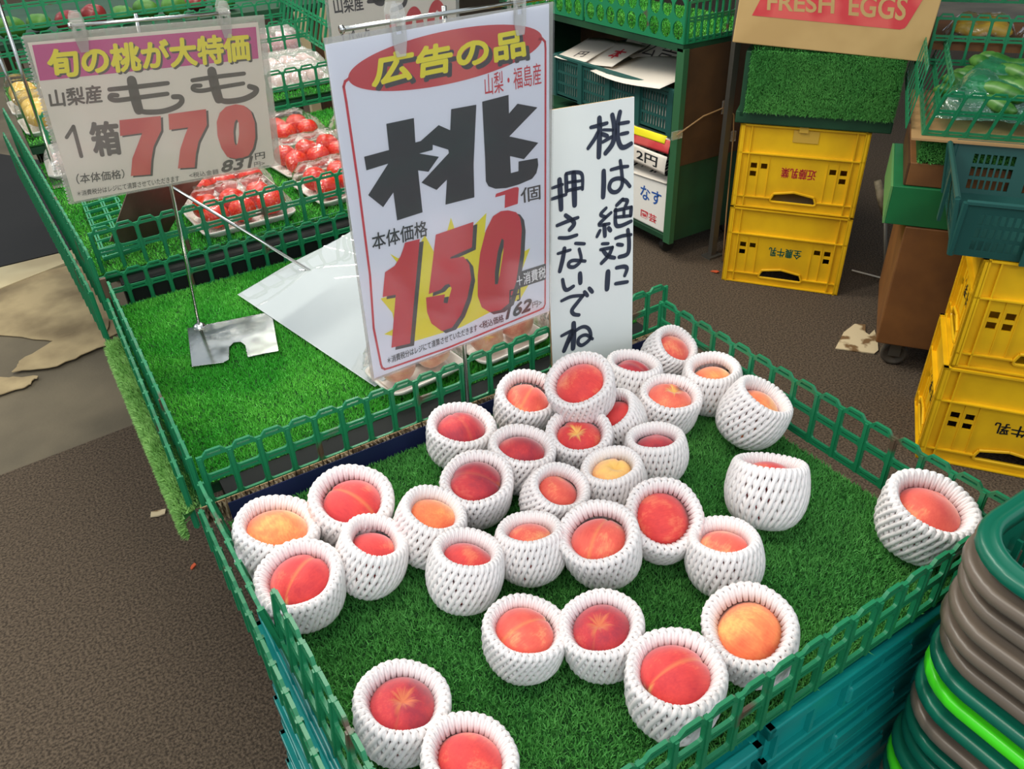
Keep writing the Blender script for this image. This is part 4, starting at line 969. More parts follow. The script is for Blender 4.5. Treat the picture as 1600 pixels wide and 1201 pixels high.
order = ['green', 'grey', 'grey', 'grey', 'grey', 'grey', 'green', 'lime', 'green', 'grey', 'green', 'green', 'green', 'lime', 'green', 'grey']
protos = {}
NTH = ['top', 'second', 'third', 'fourth', 'fifth', 'sixth', 'seventh', 'eighth', 'ninth', 'tenth', 'eleventh', 'twelfth', 'thirteenth', 'fourteenth', 'fifteenth', 'sixteenth']
BX, BY, BZ = .918, .124, .868; PITCH = .0302
for k_, c in enumerate(order):
    P = (BX+rng.uniform(-.003, .003), BY+rng.uniform(-.003, .003), BZ-PITCH*k_)
    lab = '%s shopping basket, %s from the top of the nested stack' % ({'green': 'dark green', 'grey': 'brown-grey', 'lime': 'bright lime'}[c], NTH[k_]) if k_ else 'dark green shopping basket on top of the nested stack, open to view'
    if c not in protos: protos[c] = basket(MT['bk_'+c]); protos[c].location = P; protos[c]['label'] = lab
    else: copy_thing(protos[c], P, lab)
t = thing('basket_stand', 'low grey stand under the nested shopping baskets', 'stand', (BX, BY, .006))
zt = BZ-PITCH*(len(order)-1)-.2005-.006
b = MB(); b.span((-.15, -.09, zt-.015), (.15, .09, zt)); b.build('top_shelf', MT['grey_metal'], t)
for sx in (-.13, .13):
    for sy in (-.075, .075):
        b = MB(); b.span((sx-.012, sy-.012, 0), (sx+.012, sy+.012, zt-.015)); b.build('leg', MT['grey_metal'], t)

# ------------------------------------------------------------------ yellow milk crates
DN = np.array([.5875, -.8093, 0]); NN = np.array([.8093, .5875, 0]); UP = np.array([0, 0, 1.])
def milk_crate(label, corner, w, d, h, text, tm, rot180=True, side_text=None, hole4=False, cut=True, lx=.0):
    """front runs from corner along DN, body goes back along NN"""
    t = thing('milk_crate', label, 'crate', corner); th = .006
    def face(u, v, n):  # local frame
        return lambda a, q, w_: tuple(u*a+v*q+n*w_)
    def panel(wd, o, u, nrm, name, txt):
        b = MB(); ins = .012
        hx = wd/2
        hole = [(hx-.075, .030), (hx+.075, .030), (hx+.080, .036), (hx+.070, .060), (hx, .072), (hx-.070, .060), (hx-.080, .036)]
        sq = lambda x, z: [(x, z), (x+.022, z), (x+.022, z+.020), (x, z+.020)]
        hs = [hole]
        s4 = [(.052, .146), (.088, .146), (.052, .116)] + ([(.088, .116)] if hole4 else [])
        for x, z in s4: hs += [sq(x, z), sq(wd-x-.022, z)]
        if wd < .4: hs = [hole, sq(.04, .115), sq(wd-.062, .115)]
        b.plate([[(0, 0), (wd, 0), (wd, h), (0, h)]]+[q[::-1] for q in hs], th, lambda a, q, w_: tuple(o+u*a+UP*q+nrm*(w_+ins)))
        def bar(x0, x1, z0, z1, pr): b.box(o+u*(x0+x1)/2+UP*(z0+z1)/2+nrm*(ins-pr/2+.001), (x1-x0, pr+.002, z1-z0), (u, nrm, UP))
        bar(0, wd, 0.002, .006, .012); bar(0, wd, h-.008, h-.002, .012)                      # lips
        bar(0, wd, h*.655, h*.655+.004, .012); bar(0, hx-.082, .040, .044, .010); bar(hx+.082, wd, .040, .044, .010)
        for x in (.040, wd-.044): bar(x, x+.004, .004, h-.006, .010)
        for x in (.080, wd-.084, .115, wd-.119): bar(x, x+.002, .045, h*.655, .003)
        for x in (0, wd-.005): bar(x, x+.005, .002, h-.004, .012)
        pts = [(x, z) for x, z in hole]                                                     # raised rim round the hand hole
        for (x0, z0), (x1, z1) in zip(pts, pts[1:]+pts[:1]):
            A = o+u*x0+UP*z0+nrm*(ins-.005); B = o+u*x1+UP*z1+nrm*(ins-.005); b.tube([A, B], .0045, 6)
        b.build(name, MT['yellow'], t)
        if txt:
            V, Fc = text_geom(txt, 0); V = 1-V if rot180 else V; V = np.concatenate([V+np.array(e) for e in ((0, 0), (.006, 0), (-.006, 0), (0, .02), (0, -.02))]); n0 = len(V)//5; Fc = [tuple(i+n0*k_ for i in f_) for k_ in range(5) for f_ in Fc]
            q = MB(); tw, hh = .118, .036
            q.add([tuple(o+u*(hx-tw/2+x*tw+.004)+UP*(.122+y*hh)+nrm*(ins-.0008)) for x, y in V], Fc); q.build('lettering', tm, t)
    z3 = np.zeros(3)
    panel(w, z3, DN, NN, 'front_wall', text)
    panel(d, NN*d, -NN, DN, 'side_wall', side_text)
    panel(w, DN*w+NN*d, -DN, -NN, 'back_wall', None)
    panel(d, DN*w, NN, -DN, 'side_wall', None)
    b = MB(); b.box(DN*w/2+NN*d/2+UP*(h-.012), (w-.03, d-.03, .006), (DN, NN, UP))
    for i in range(1, 6): b.box(DN*w*i/6+NN*d/2+UP*(h*.5), (.004, d-.04, h*.7), (DN, NN, UP)) if False else None
    b.build('crate_floor', MT['yellow'], t)
    return t
CL = onz(1127, 437, 0.006); hL = .308
milk_crate('upside-down yellow milk crate standing on the floor, teal lettering', CL, .432, .33, hL, '全農牛乳', MT['p_teal'])
milk_crate('upside-down yellow milk crate with red lettering, stacked under the grass-covered block', CL+UP*(hL+.0008), .432, .33, hL, '近藤乳業', MT['p_red'])
tc_ = [o for o in bpy.data.objects if o.get('label', '').startswith('upside-down yellow milk crate with red')][0]
b = MB(); b.box(DN*.225+UP*(hL-.035)+NN*.0085, (.085, .001, .042), (DN, NN, UP)); b.box(DN*.215+UP*(hL-.008)-NN*.0005, (.03, .001, .022), (DN, NN, UP)); b.build('brown_tape', mat('brown_tape', (206, 164, 64), .4, .4), tc_)
CRr = onz(1430, 715, .006)
milk_crate('lower yellow milk crate at the right edge, black lettering, on the floor', CRr, .432, .30, .306, '農牛乳', MT['p_black'], side_text='牛乳', hole4=True)
milk_crate('upper yellow milk crate at the right edge, under the dark green crate', CRr+UP*.3068+DN*.012+NN*.006, .432, .30, .306, None, MT['p_black'], side_text='牛乳', hole4=True)

def obox(label, name, cat, o, w, d, h, m, parts=None):
    """box whose lower front left corner is o, front along DN, depth along NN"""
    t = thing(name, label, cat, o) if parts is None else parts
    b = MB(); b.box(DN*w/2+NN*d/2+UP*h/2, (w, d, h), (DN, NN, UP)); return t, b
# grass-covered block on the yellow stack: dark crate draped with turf
oB = CL+UP*(2*hL+.003)-DN*.02-NN*.012
t = thing('covered_crate', 'dark green crate draped with artificial grass under the egg carton', 'crate', oB)
b = MB(); b.box(DN*.255+NN*.17+UP*.021, (.51, .34, .042), (DN, NN, UP)); b.box(DN*.02+NN*.17+UP*.13, (.02, .34, .22), (DN, NN, UP)); b.build('crate_body', MT['g_dark'], t, bevel=.004)
b = MB(); b.box(DN*.265+NN*.165+UP*.146, (.47, .35, .205), (DN, NN, UP)); b.build('turf_cover', MT['turf'], t, bevel=.01)
nb = 26000
P = np.r_[DN*rng.uniform(.03, .50, (nb, 1))+UP*rng.uniform(.044, .247, (nb, 1))-NN*.0105, DN*rng.uniform(.03, .50, (7000, 1))+NN*rng.uniform(-.01, .335, (7000, 1))+UP*.2485, DN*.501+NN*rng.uniform(-.01, .335, (9000, 1))+UP*rng.uniform(.044, .247, (9000, 1))]
N_ = np.r_[np.tile(-NN+UP*-.3, (nb, 1)), np.tile(UP, (7000, 1)), np.tile(DN, (9000, 1))]
turf_blades('grass_pile', len(P), P, N_, MT['blade'], t, .011, .0014)
# egg carton
oE = onpl(1144, 66, CL-NN*.03, NN); oE2 = onpl(1442, 97, CL-NN*.03, NN)
t = thing('egg_box', 'kraft cardboard box printed FRESH EGGS in a red panel, on the grass block', 'cardboard box', oE)
eu = oE2-oE; ew = np.linalg.norm(eu); eu /= ew; ev = np.cross(NN*-1, eu); ev /= np.linalg.norm(ev)
if ev[2] < 0: ev = -ev
b = MB(); b.box(eu*ew/2+ev*.14+NN*.17, (ew, .34, .28), (eu, NN, ev)); b.build('carton', MT['kraft'], t, bevel=.003)
class EF:  # carton face mapper
    O = oE-NN*.0008; u = eu; v = ev; n = -NN
    @classmethod
    def loc(c, x, y):
        P = onpl(x, y, c.O, c.n)-c.O; return np.array([P@c.u, P@c.v])
Z9 = zoomer(1100, 0, 2.402)
q = MB(); q.plate([[EF.loc(*Z9(p)) for p in ((180, 58), (235, -40), (850, 10), (830, 0), (757, 100), (745, 110), (730, 111))]], 0, lambda a, c, w_: tuple(eu*a+ev*c-NN*.0009))
q = MB(); q.plate([[EF.loc(*Z9(p)) for p in ((180, 58), (250, -75), (845, -40), (762, 95), (752, 106), (735, 111))]], 0, lambda a, c, w_: tuple(eu*a+ev*c-NN*.0009)); q.build('red_panel', MT['p_red2'], t)
for body, quad in (('FRESH', ((240, -25), (492, -20), (488, 52), (236, 38))), ('EGGS', ((545, -18), (770, -14), (752, 78), (542, 58)))):
    V, Fc = text_geom(body, .02); TL, TRr, BR, BL = [EF.loc(*Z9(p)) for p in quad]
    P = [(y*((1-x)*TL+x*TRr)+(1-y)*((1-x)*BL+x*BR)) for x, y in V]
    q = MB(); q.add([tuple(eu*p[0]+ev*p[1]-NN*.0014) for p in P], Fc); q.build('lettering', MT['kraft'], t)

# ------------------------------------------------------------------ plywood cart, painted box, vegetable bin
oP = onz(1368, 535, .10)
t = thing('plywood_box', 'brown plywood box on casters beside the yellow crates', 'cart', (oP[0], oP[1], 0))
b = MB(); b.box(DN*.26+NN*.22+UP*.30, (.52, .44, .40), (DN, NN, UP)); b.build('box_body', MT['ply'], t, bevel=.004)
for a, q_ in ((.065, .05), (.45, .05), (.065, .38), (.45, .38)):
    c = DN*a+NN*q_+UP*.047; b = MB(); 
    b.lathe([(.0, -.010), (.028, -.010), (.031, -.013), (.038, -.013), (.0405, -.009), (.0405, .009), (.038, .013), (0, .013)], 24, c, (DN, UP, NN)); b.lathe([(.0, -.018), (.010, -.018), (.010, .018), (0, .018)], 14, c, (DN, UP, NN))
    w_ = b.build('caster_wheel', MT['wheel'], t, True)
    b = MB(); b.box(c+UP*.024+NN*.019, (.035, .003, .055), (DN, NN, UP)); b.box(c+UP*.024-NN*.019, (.035, .003, .055), (DN, NN, UP)); b.box(c+UP*.0505, (.06, .06, .004), (DN, NN, UP)); b.build('caster_fork', MT['grey_metal'], w_)
oG = np.array([2.105, 1.324, .502])
t = thing('painted_box', 'green painted wooden box under the vegetable bin, paler green side', 'box', oG)
b = MB(); b.box(DN*.30+NN*.20+UP*.058, (.60, .40, .115), (DN, NN, UP)); b.build('box_body', MT['g_paint'], t, bevel=.002)
b = MB(); b.box(NN*.20+UP*.0575-DN*.0035, (.006, .40, .113), (DN, NN, UP)); b.build('side_board', MT['g_paint_l'], t)
t = thing('plywood_box', 'thin brown plywood box between the green painted box and the turf block', 'box', oG+UP*.1165+DN*.03+NN*.01)
b = MB(); b.box(DN*.29+NN*.19+UP*.034, (.58, .38, .066), (DN, NN, UP)); b.build('box_body', MT['ply'], t, bevel=.002)
b = MB(); b.box(NN*.19+UP*.034-DN*.003, (.005, .38, .064), (DN, NN, UP)); b.build('side_board', MT['ply_dk'], t)
oT = oG+UP*.186+DN*.045+NN*.012
t = thing('turf_block', 'small grass-covered block under the cucumber bin', 'artificial grass mat', oT)
b = MB(); b.box(DN*.27+NN*.19+UP*.034, (.54, .38, .066), (DN, NN, UP)); b.build('backing', MT['turf'], t)
nb = 9000
P = DN*rng.uniform(0, .54, (nb, 1))+UP*rng.uniform(.0, .066, (nb, 1))-NN*.001; turf_blades('grass_pile', nb, P, np.tile(-NN, (nb, 1)), MT['blade'], t, .009, .0014)
# bin of mesh fences
oV = oT+UP*.070
b = MB(); b.box(DN*.28+NN*.24+UP*.003, (.60, .52, .006), (DN, NN, UP)); o = b.build('bin_board', MT['ply_edge']); o.location = tuple(oV-DN*.01-NN*.012); tag(o, 'thin pale board under the cucumber bin', 'board')
oV = oV+UP*.007
fence('green mesh fence in front of the bagged cucumbers', oV, oV+DN*.56, .125, 11, lean=tuple(-NN[:2]*.02+DN[:2]*.03))
fence('green mesh fence on the left side of the cucumber bin', oV-DN*.004, oV-DN*.004+NN*.60, .15, 8, rows=2, lean=tuple(DN[:2]*.045), t=.003, rib=False, pw=.007)
fence('second green mesh fence leaning outside the cucumber bin', oV-DN*.045+NN*.05, oV-DN*.045+NN*.66, .17, 8, rows=2, lean=tuple(DN[:2]*.02), t=.003, rib=False, pw=.007)
oV2 = oV+NN*.50
fence('green mesh fence at the back of the cucumber bin', oV2+UP*.075, oV2+DN*.56+UP*.075, .15, 11)
b = MB(); b.box(DN*.28+NN*.20+UP*.0, (.60, .40, .02), (DN, NN, UP)); o = b.build('display_board', MT['ply']); o.location = tuple(oV2+UP*.125+NN*.02); tag(o, 'plywood board behind the cucumber bin carrying yellow bags', 'board')
def cucumber_mesh(seed, L=.20, r=.016):
    rg = random.Random(seed); bend = rg.uniform(-.012, .012); b = MB(); n = 12
    pts = [((i/n-.5)*L, bend*(1-(2*i/n-1)**2), .004*math.sin(i)) for i in range(n+1)]; rr = [r*min(1, (1-abs(2*i/n-1)**5)*1.0+.22) for i in range(n+1)]
    b.tube(pts, rr, 10); o = b.build('cuc', MT['cucumber'], None, True); me = o.data; bpy.data.objects.remove(o); return me
cm = [cucumber_mesh(i) for i in range(3)]
def bag(label, c, w, d, h, m, seed):
    rg = np.random.default_rng(seed); b = MB(); nx, ny = 18, 14; V = []; F = []
    for i in range(nx+1):
        for j in range(ny+1):
            u, v = i/nx*2-1, j/ny*2-1; e = (1-max(abs(u), abs(v))**3)
            V.append(tuple(DN*u*w/2+NN*v*d/2+UP*(.003+h*e*(.85+.15*math.sin(4*u+seed)*math.cos(3*v))+rg.normal(0, .002))))
            if i and j: k2 = ny+1; F.append(((i-1)*k2+j-1, i*k2+j-1, i*k2+j, (i-1)*k2+j))
    b.add(V, F); o = b.build('plastic_bag', MT[m], None, True); o.location = tuple(c); tag(o, label, 'bag'); return o
rzb = math.atan2(DN[1], DN[0])
for k_, (a, q_, hz, rz, lab) in enumerate([(.15, .15, .085, -.7, 'green film bag of cucumbers at the front left of the bin'), (.36, .20, .10, -.45, 'green film bag of cucumbers heaped in the middle of the bin'), (.22, .36, .09, -.9, 'green film bag of cucumbers at the back of the bin')]):
    c = oV+DN*a+NN*q_+UP*.028
    bag(lab, c+UP*(.004), .26, .20, hz+.03, 'wrap_g', 3+k_)
    for i in range(5):
        ang = rzb+rz+.05*i; off_ = np.array([-math.sin(ang), math.cos(ang), 0])*(.030*(i-2))
        put('cucumber', cm[i % 3], MT['cucumber'], c+off_+UP*(.030+hz*.6*(1-abs(i-2)/3)+.012*(i % 2)), (1.3, 1.3, 1.3), 'cucumber inside the '+lab, 'cucumber', 'cucumbers in the '+lab[13:], (0, 0, ang))
for k_, (a, q_, lab) in enumerate([(.14, .10, 'clear bag of yellow produce behind the cucumbers, left'), (.36, .10, 'clear bag of yellow produce behind the cucumbers, right')]):
    c = oV2+DN*a+NN*(q_+.02)+UP*.137
    bag(lab, c, .21, .17, .085, 'wrap', 11+k_)
    for i in range(4): put('yellow_fruit', cm[i % 3], MT['yel_fruit'], c+NN*(.034*(i-1.5))+UP*.03, (.85, 1.3, 1.3), 'long yellow fruit in the '+lab, 'fruit', 'yellow fruit in the '+lab[-30:], (0, 0, rzb))

oV3 = oV2+NN*.36+UP*.20
fence('green mesh fence of the farthest tier behind the yellow bags', oV3-DN*.05, oV3+DN*.58, .16, 12)
b = MB(); b.box(DN*.28+NN*.20, (.66, .36, .02), (DN, NN, UP)); o = b.build('display_board', MT['ply']); o.location = tuple(oV3+UP*.02+NN*.02); tag(o, 'plywood board of the farthest tier behind the yellow bags', 'board')
for k_, (a, lab) in enumerate([(.10, 'bag of long yellow fruit on the farthest tier, left'), (.36, 'bag of long yellow fruit on the farthest tier, right')]):
    c = oV3+DN*a+NN*.16+UP*.032
    bag(lab, c, .24, .20, .12, 'wrap', 21+k_)
    for i in range(5): put('yellow_fruit', cm[i % 3], MT['yel_fruit'], c+NN*(.034*(i-2))+UP*(.03+.025*(i % 2)), (1, 1.5, 1.5), 'long yellow fruit in the '+lab[:3]+lab[3+len(' of long yellow fruit'):], 'fruit', 'yellow fruit on the farthest tier '+('left', 'right')[k_], (0, 0, rzb))
# open dark green crate on the right yellow stack
oC = onpl(1485, 396, CRr+NN*.006, NN); oC[2] = CRr[2]+.3068+.306+.0015
t = thing('plastic_crate', 'open dark green slotted crate on the right yellow stack', 'crate', oC)
cw, cd, ch, tp = .46, .42, .138, .030
def slotwall(o, u, nrm, L, nm, groups):
    b = MB(); hs = []
    for g in range(groups):
        x0 = .035+g*(L-.05)/groups; gw = (L-.05)/groups-.030
        for rI in range(3):
            for i in range(7):
                xa = x0+gw*i/7; hs.append([(xa, .018+.034*rI), (xa+gw/7*.68, .018+.034*rI), (xa+gw/7*.68, .018+.034*rI+.025), (xa, .018+.034*rI+.025)][::-1])
    b.plate([[(0, 0), (L, 0), (L+.0, ch), (0, ch)]]+hs, .004, lambda a, q, w_: tuple(o+u*a+UP*q-nrm*(tp*q/ch*.6-w_)))
    b.tube([o+UP*ch-nrm*tp*.6, o+u*L+UP*ch-nrm*tp*.6], .007, 6)
    for x in (0.0, L): b.tube([o+u*x, o+u*x+UP*ch-nrm*tp*.6], .008, 6)
    for g in range(1, groups): x = .02+g*(L-.05)/groups; b.box(o+u*x+UP*ch/2-nrm*.02, (.026, .008, ch), (u, nrm, UP))
    b.build(nm, MT['crate_g'], t)
z3 = np.zeros(3)
slotwall(z3, DN, NN, cw, 'front_wall', 3); slotwall(NN*cd, -NN, DN, cd, 'side_wall', 2); slotwall(DN*cw+NN*cd, -DN, -NN, cw, 'back_wall', 3); slotwall(DN*cw, NN, -DN, cd, 'side_wall', 2)
b = MB(); b.box(DN*cw/2+NN*cd/2+UP*.003, (cw, cd, .005), (DN, NN, UP)); b.build('crate_floor', MT['crate_g'], t)

# ------------------------------------------------------------------ green cabinet with papers
XC, YC = 2.140, 2.262
t = thing('cabinet', 'green wooden cabinet with open shelf and plywood end panel', 'cabinet', (XC, YC, 0))
b = MB(); b.span((0, 0, .09), (.46, .02, .42)); b.build('lower_end_panel', MT['g_dark'], t)
b = MB(); b.span((.006, -.004, .405), (.46, .018, .832)); b.build('plywood_end_panel', MT['ply_dk'], t)
b = MB(); b.span((-.012, -.008, .085), (.012, .03, .835)); b.build('corner_post', MT['g_post'], t)
b = MB(); b.span((-.012, 0, .825), (.46, 1.25, .85)); b.build('cabinet_top', MT['g_dark'], t)
b = MB(); b.span((0, .02, .085), (.46, 1.25, .105)); b.build('bottom_board', MT['g_dark'], t)
b = MB(); b.span((.0, .02, .445), (.46, 1.25, .457)); b.build('shelf_board', MT['g_dark'], t)
b = MB(); b.span((.445, .02, .105), (.46, 1.25, .825)); b.build('back_panel', MT['ply_dk'], t)
b = MB(); b.span((0, 1.23, .105), (.46, 1.25, .825)); b.build('lower_end_panel', MT['g_dark'], t)
for x, y in ((.06, .08), (.40, .08), (.06, 1.17), (.40, 1.17)):
    b = MB(); b.lathe([(0, -.012), (.034, -.012), (.036, 0), (.034, .012), (0, .012)], 18, (x, y, .042), ((1, 0, 0), (0, 0, 1), (0, 1, 0))); b.span((x-.02, y-.02, .07), (x+.02, y+.02, .086)); b.build('caster', MT['rubber'], t)
# fences on the cabinet, oval holes, over a bright grass mat
turf('turf_mat', 'bright grass mat on top of the green cabinet', XC+.01, XC+.45, YC+.02, YC+1.20, .858, 16000, MT['blade_b'], wd=.002)
def oval_fence(label, a, b_, H, nc):
    a = np.array(a, float); b_ = np.array(b_, float); L = np.linalg.norm(b_-a); d = (b_-a)/L; nrm = np.cross(d, UP); c = L/nc
    hs = []
    for i in range(nc):
        for z0, z1 in ((.07, .50), (.54, .97)):
            hs.append([(i*c+c/2+c*.43*math.cos(t_), H*((z0+z1)/2+(z1-z0)/2*math.sin(t_))) for t_ in np.linspace(0, -2*math.pi, 12, endpoint=False)])
    q = MB(); q.plate([[(0, 0), (L, 0), (L, H), (0, H)]]+hs, .005, lambda u, v, w: tuple(d*u+UP*v+nrm*w))
    for i in range(nc+1): q.box(d*i*c+UP*H/2+nrm*.0, (.006, .008, H), (d, nrm, UP))
    o = q.build('mesh_fence', MT['fence']); o.location = tuple(a); return tag(o, label, 'fence panel')
oval_fence('green fence with oval holes along the cabinet front edge, right half', (XC-.01, YC+.58, .852), (XC-.01, YC+.0, .852), .15, 9)
oval_fence('green fence with oval holes along the cabinet front edge, left half', (XC-.01, YC+1.19, .852), (XC-.01, YC+.60, .852), .15, 9)
fence('green mesh fence along the right end of the cabinet top', (XC, YC-.004, .852), (XC+.45, YC-.004, .852), .15, 14, rows=2, pw=.007)
# dark green crate of papers on the shelf
t = thing('plastic_crate', 'dark green slotted crate full of old paper signs on the cabinet shelf', 'crate', (XC+.02, YC+.05, .502))
def xcrate_wall(o, u, nrm, L, h_, groups, nm):
    b = MB(); hs = []
    for g in range(groups):
        x0 = .03+g*(L-.03)/groups; gw = (L-.03)/groups-.045
        for rI in range(3):
            for i in range(9):
                xa = x0+gw*i/9; hs.append([(xa, .02+.046*rI), (xa+gw/9*.6, .02+.046*rI), (xa+gw/9*.6, .02+.046*rI+.036), (xa, .02+.046*rI+.036)][::-1])
    b.plate([[(0, 0), (L, 0), (L, h_), (0, h_)]]+hs, .005, lambda a, q, w_: tuple(o+u*a+UP*q+nrm*w_)); b.tube([o+UP*h_, o+u*L+UP*h_], .009, 6)
    for g in range(groups+1): b.box(o+u*min(L, max(0, g*(L-.03)/groups+.008))+UP*h_/2-nrm*.003, (.028, .010, h_), (u, nrm, UP))
    b.build(nm, MT['crate_g'], t)
X_, Y_ = np.array([1., 0, 0]), np.array([0, 1., 0])
xcrate_wall(Y_*.80, -Y_, X_, .80, .17, 4, 'front_wall'); xcrate_wall(z3, X_, Y_, .40, .17, 2, 'side_wall'); xcrate_wall(X_*.40+Y_*.80, -X_, -Y_, .40, .17, 2, 'side_wall'); xcrate_wall(X_*.40, Y_, -X_, .80, .17, 4, 'back_wall')
b = MB(); b.span((0, 0, .002), (.40, .80, .008)); b.build('crate_floor', MT['crate_g'], t)
b = MB(); b.span((XC+.04, YC+.09, .511), (XC+.38, YC+.80, .63)); tag(b.build('paper_stack', MT['paper_w']), 'thick stack of old paper inside the shelf crate', 'paper')
def sheet(label, c, u, v, w, h, m='paper_w', txt=None, tm='p_grey', toff=.02, curl=.006, cat='paper sign'):
    c = np.array(c, float); u = np.array(u, float)/np.linalg.norm(u); v = np.array(v, float); v -= u*(v@u); v /= np.linalg.norm(v); n = np.cross(u, v)
    t = thing('paper_sign', label, cat, c); b = MB(); V = []; F = []
    for i in range(9):
        for j in range(7):
            a, q = i/8-.5, j/6-.5; V.append(tuple(u*a*w+v*q*h+n*curl*math.sin(3*a+2*q)))
            if i and j: F.append(((i-1)*7+j-1, i*7+j-1, i*7+j, (i-1)*7+j))
    b.add(V, F); o = b.build('sheet', MT[m], t, True); so = o.modifiers.new('s', 'SOLIDIFY'); so.thickness = .0008; so.offset = -1
    if txt:
        for body, x0, x1, y0, y1, mm in txt:
            V, Fc = text_geom(body, toff)
            P = [u*(x0+(x1-x0)*x)*w+v*(y0+(y1-y0)*y)*h for x, y in V]
            P = [p+n*(curl*math.sin(3*(x0+(x1-x0)*x)+2*(y0+(y1-y0)*y))+.0015) for p, (x, y) in zip(P, V)]
            q = MB(); q.add([tuple(p) for p in P], Fc); q.build('lettering', MT[mm], t)
    return t
zr = .676
sheet('grey-white paper sheet bulging over the front of the shelf crate', (XC+.12, YC+.30, zr+.018), (-.05, -1, 0), (1, 0, .10), .46, .30, 'paper_w', None, curl=.02)
sheet('old paper sign with outlined characters lying in the shelf crate', (XC+.26, YC+.33, zr+.048), (-.1, -1, 0), (.9, 0, .45), .52, .16, 'paper_w', [('広告の品', -.42, .44, -.3, .3, 'p_grey')], curl=.008, toff=0)
sheet('old paper sign with a small red character in the shelf crate', (XC+.14, YC+.60, zr+.026), (.1, -1, 0), (1, 0, .25), .22, .20, 'paper_w', [('本', .02, .36, -.2, .2, 'p_red')], curl=.008)
sheet('old paper sign with small grey figures at the left of the shelf crate', (XC+.12, YC+.74, zr+.022), (.15, -1, 0), (1, 0, .2), .20, .22, 'paper_w', [('円', -.1, .2, -.32, -.1, 'p_grey')], curl=.008)
sheet('tilted paper sign standing highest at the back of the shelf crate', (XC+.33, YC+.58, zr+.070), (.2, -1, 0), (.7, 0, .7), .22, .16, 'paper_w', None, curl=.008)
# flyers and white box in the lower shelf
for k_ in range(7):
    sheet(['red and yellow flyer on top of the flyer pile on the lower shelf', 'flyer second in the pile on the lower shelf', 'flyer third in the pile on the lower shelf', 'white flyer with large price, fourth in the pile', 'flyer fifth in the pile on the lower shelf', 'flyer second from the bottom of the pile', 'bottom flyer of the pile on the lower shelf'][k_],
          (XC+.16, YC+.28+.01*(k_ % 3), .495-.0055*k_), (.03*(k_ % 3), -1, -.05), (1, 0, .02*(k_ % 2)), .50, .30, 'paper_w', [('■■', -.4, .45, -.49, -.30, 'p_red' if k_ % 2 == 0 else 'p_yellow')] if False else None, curl=.007, cat='flyer')
sheet('white price flyer hanging over the shelf edge with black figures', (XC-.012, YC+.24, .400), (0, -1, .0), (0.12, 0, 1), .40, .07, 'paper_w', [('2円', .05, .38, -.30, .30, 'p_black')], curl=.006, cat='flyer')
sheet('red banded flyer edge drooping from the flyer pile', (XC-.006, YC+.24, .462), (0, -1, .05), (.35, 0, 1), .42, .05, 'p_red2', None, curl=.008, cat='flyer')
sheet('yellow banded flyer edge drooping from the flyer pile', (XC-.004, YC+.26, .487), (0, -1, .03), (.5, 0, 1), .40, .03, 'p_yellow', None, curl=.006, cat='flyer')
t = thing('styrofoam_box', 'white box with blue and red lettering on the cabinet bottom board', 'box', (XC+.01, YC+.05, .107))
b = MB(); b.span((0, 0, 0), (.40, .62, .205)); b.build('box_body', MT['tray'], t, bevel=.006)
for body, y0, y1, z0, z1, m in (('なす', .03, .16, .105, .165, 'p_blue'), ('園芸', .05, .15, .025, .060, 'p_red')):
    V, Fc = text_geom(body, .015); q = MB(); q.add([(-.0012, y1-(y1-y0)*x, z0+(z1-z0)*y) for x, y in V], Fc); q.build('lettering', MT[m], t)
sheet('crumpled paper sign with black characters on the white box', (XC+.13, YC+.28, .335), (0, -1, 0), (1, 0, .15), .46, .26, 'paper_w', [('桃特価', -.40, .40, -.35, .2, 'p_black')], curl=.012)
# cable with tape on the cabinet end
P = [(XC-.02, YC-.012, .535), (XC+.10, YC-.02, .585), (XC+.22, YC-.02, .600), (XC+.262, YC-.02, .56), (XC+.262, YC-.03, .48), (XC+.20, YC-.10, .20), (XC+.17, YC-.14, .010)]
t = thing('power_cord', 'thin pale cord taped across the cabinet end and hanging to the floor', 'cord', P[0]); P0_ = np.array(P[0])
b = MB(); b.tube([np.array(p)-P0_ for p in P], .003, 6); b.build('cord', MT['ply_edge'], t, True)
for c_, d_ in ((P[0], (.05, .008, .03)), (P[2], (.05, .006, .05)), (P[4], (.018, .012, .04))):
    b = MB(); b.box(np.array(c_)-P0_, d_); b.build('tape', MT['clear'], t)

# ------------------------------------------------------------------ small things on the floor and behind
t = thing('mop', 'stick with pale worn grip leaning against the plywood box', 'stick', (2.50, 1.64, .008))
a = np.array([2.50, 1.64, .008]); q0 = onpl(1386, 388, oP+NN*.02, NN)-NN*.02; q1 = onpl(1374, 350, oP+NN*.02, NN)-NN*.0; b = MB()
lo = onz(1391, 432, .10)
lo = onpl(1391, 440, oP+NN*.50, NN); q0 = onpl(1383, 336, oP+NN*.50, NN); q1 = onpl(1371, 282, oP+NN*.50, NN)
t.location = tuple((lo[0], lo[1], .0)); L0 = np.array(t.location)
b.tube([(0, 0, .008), q0-L0], .006, 8); b.build('shaft', MT['grey_metal'], t, True)
b = MB(); b.tube([q0-L0, (q0+q1)/2-L0, q1-L0], [.011, .015, .012], 8); b.build('grip', MT['grip'], t, True)
a, q_ = onz(1331, 422, .010), onz(1385, 436, .010)
b = MB(); b.tube([(0, 0, 0), q_-a], .0035, 6); o = b.build('white_rod', MT['tray']); o.location = tuple(a); tag(o, 'thin white rod on the dark floor by the plywood box', 'rod')
pts = [onz(*p, .008)[:2] for p in ((1305, 545), (1318, 520), (1335, 507), (1352, 508), (1352, 520), (1358, 524), (1366, 516), (1371, 533), (1372, 548), (1366, 553))]
b = MB(); b.plate([pts], .004, lambda u, v, w: (u, v, .0075+w)); tag(b.build('cardboard_scrap', MT['scrap']), 'torn stained piece of cardboard beside the caster', 'cardboard')
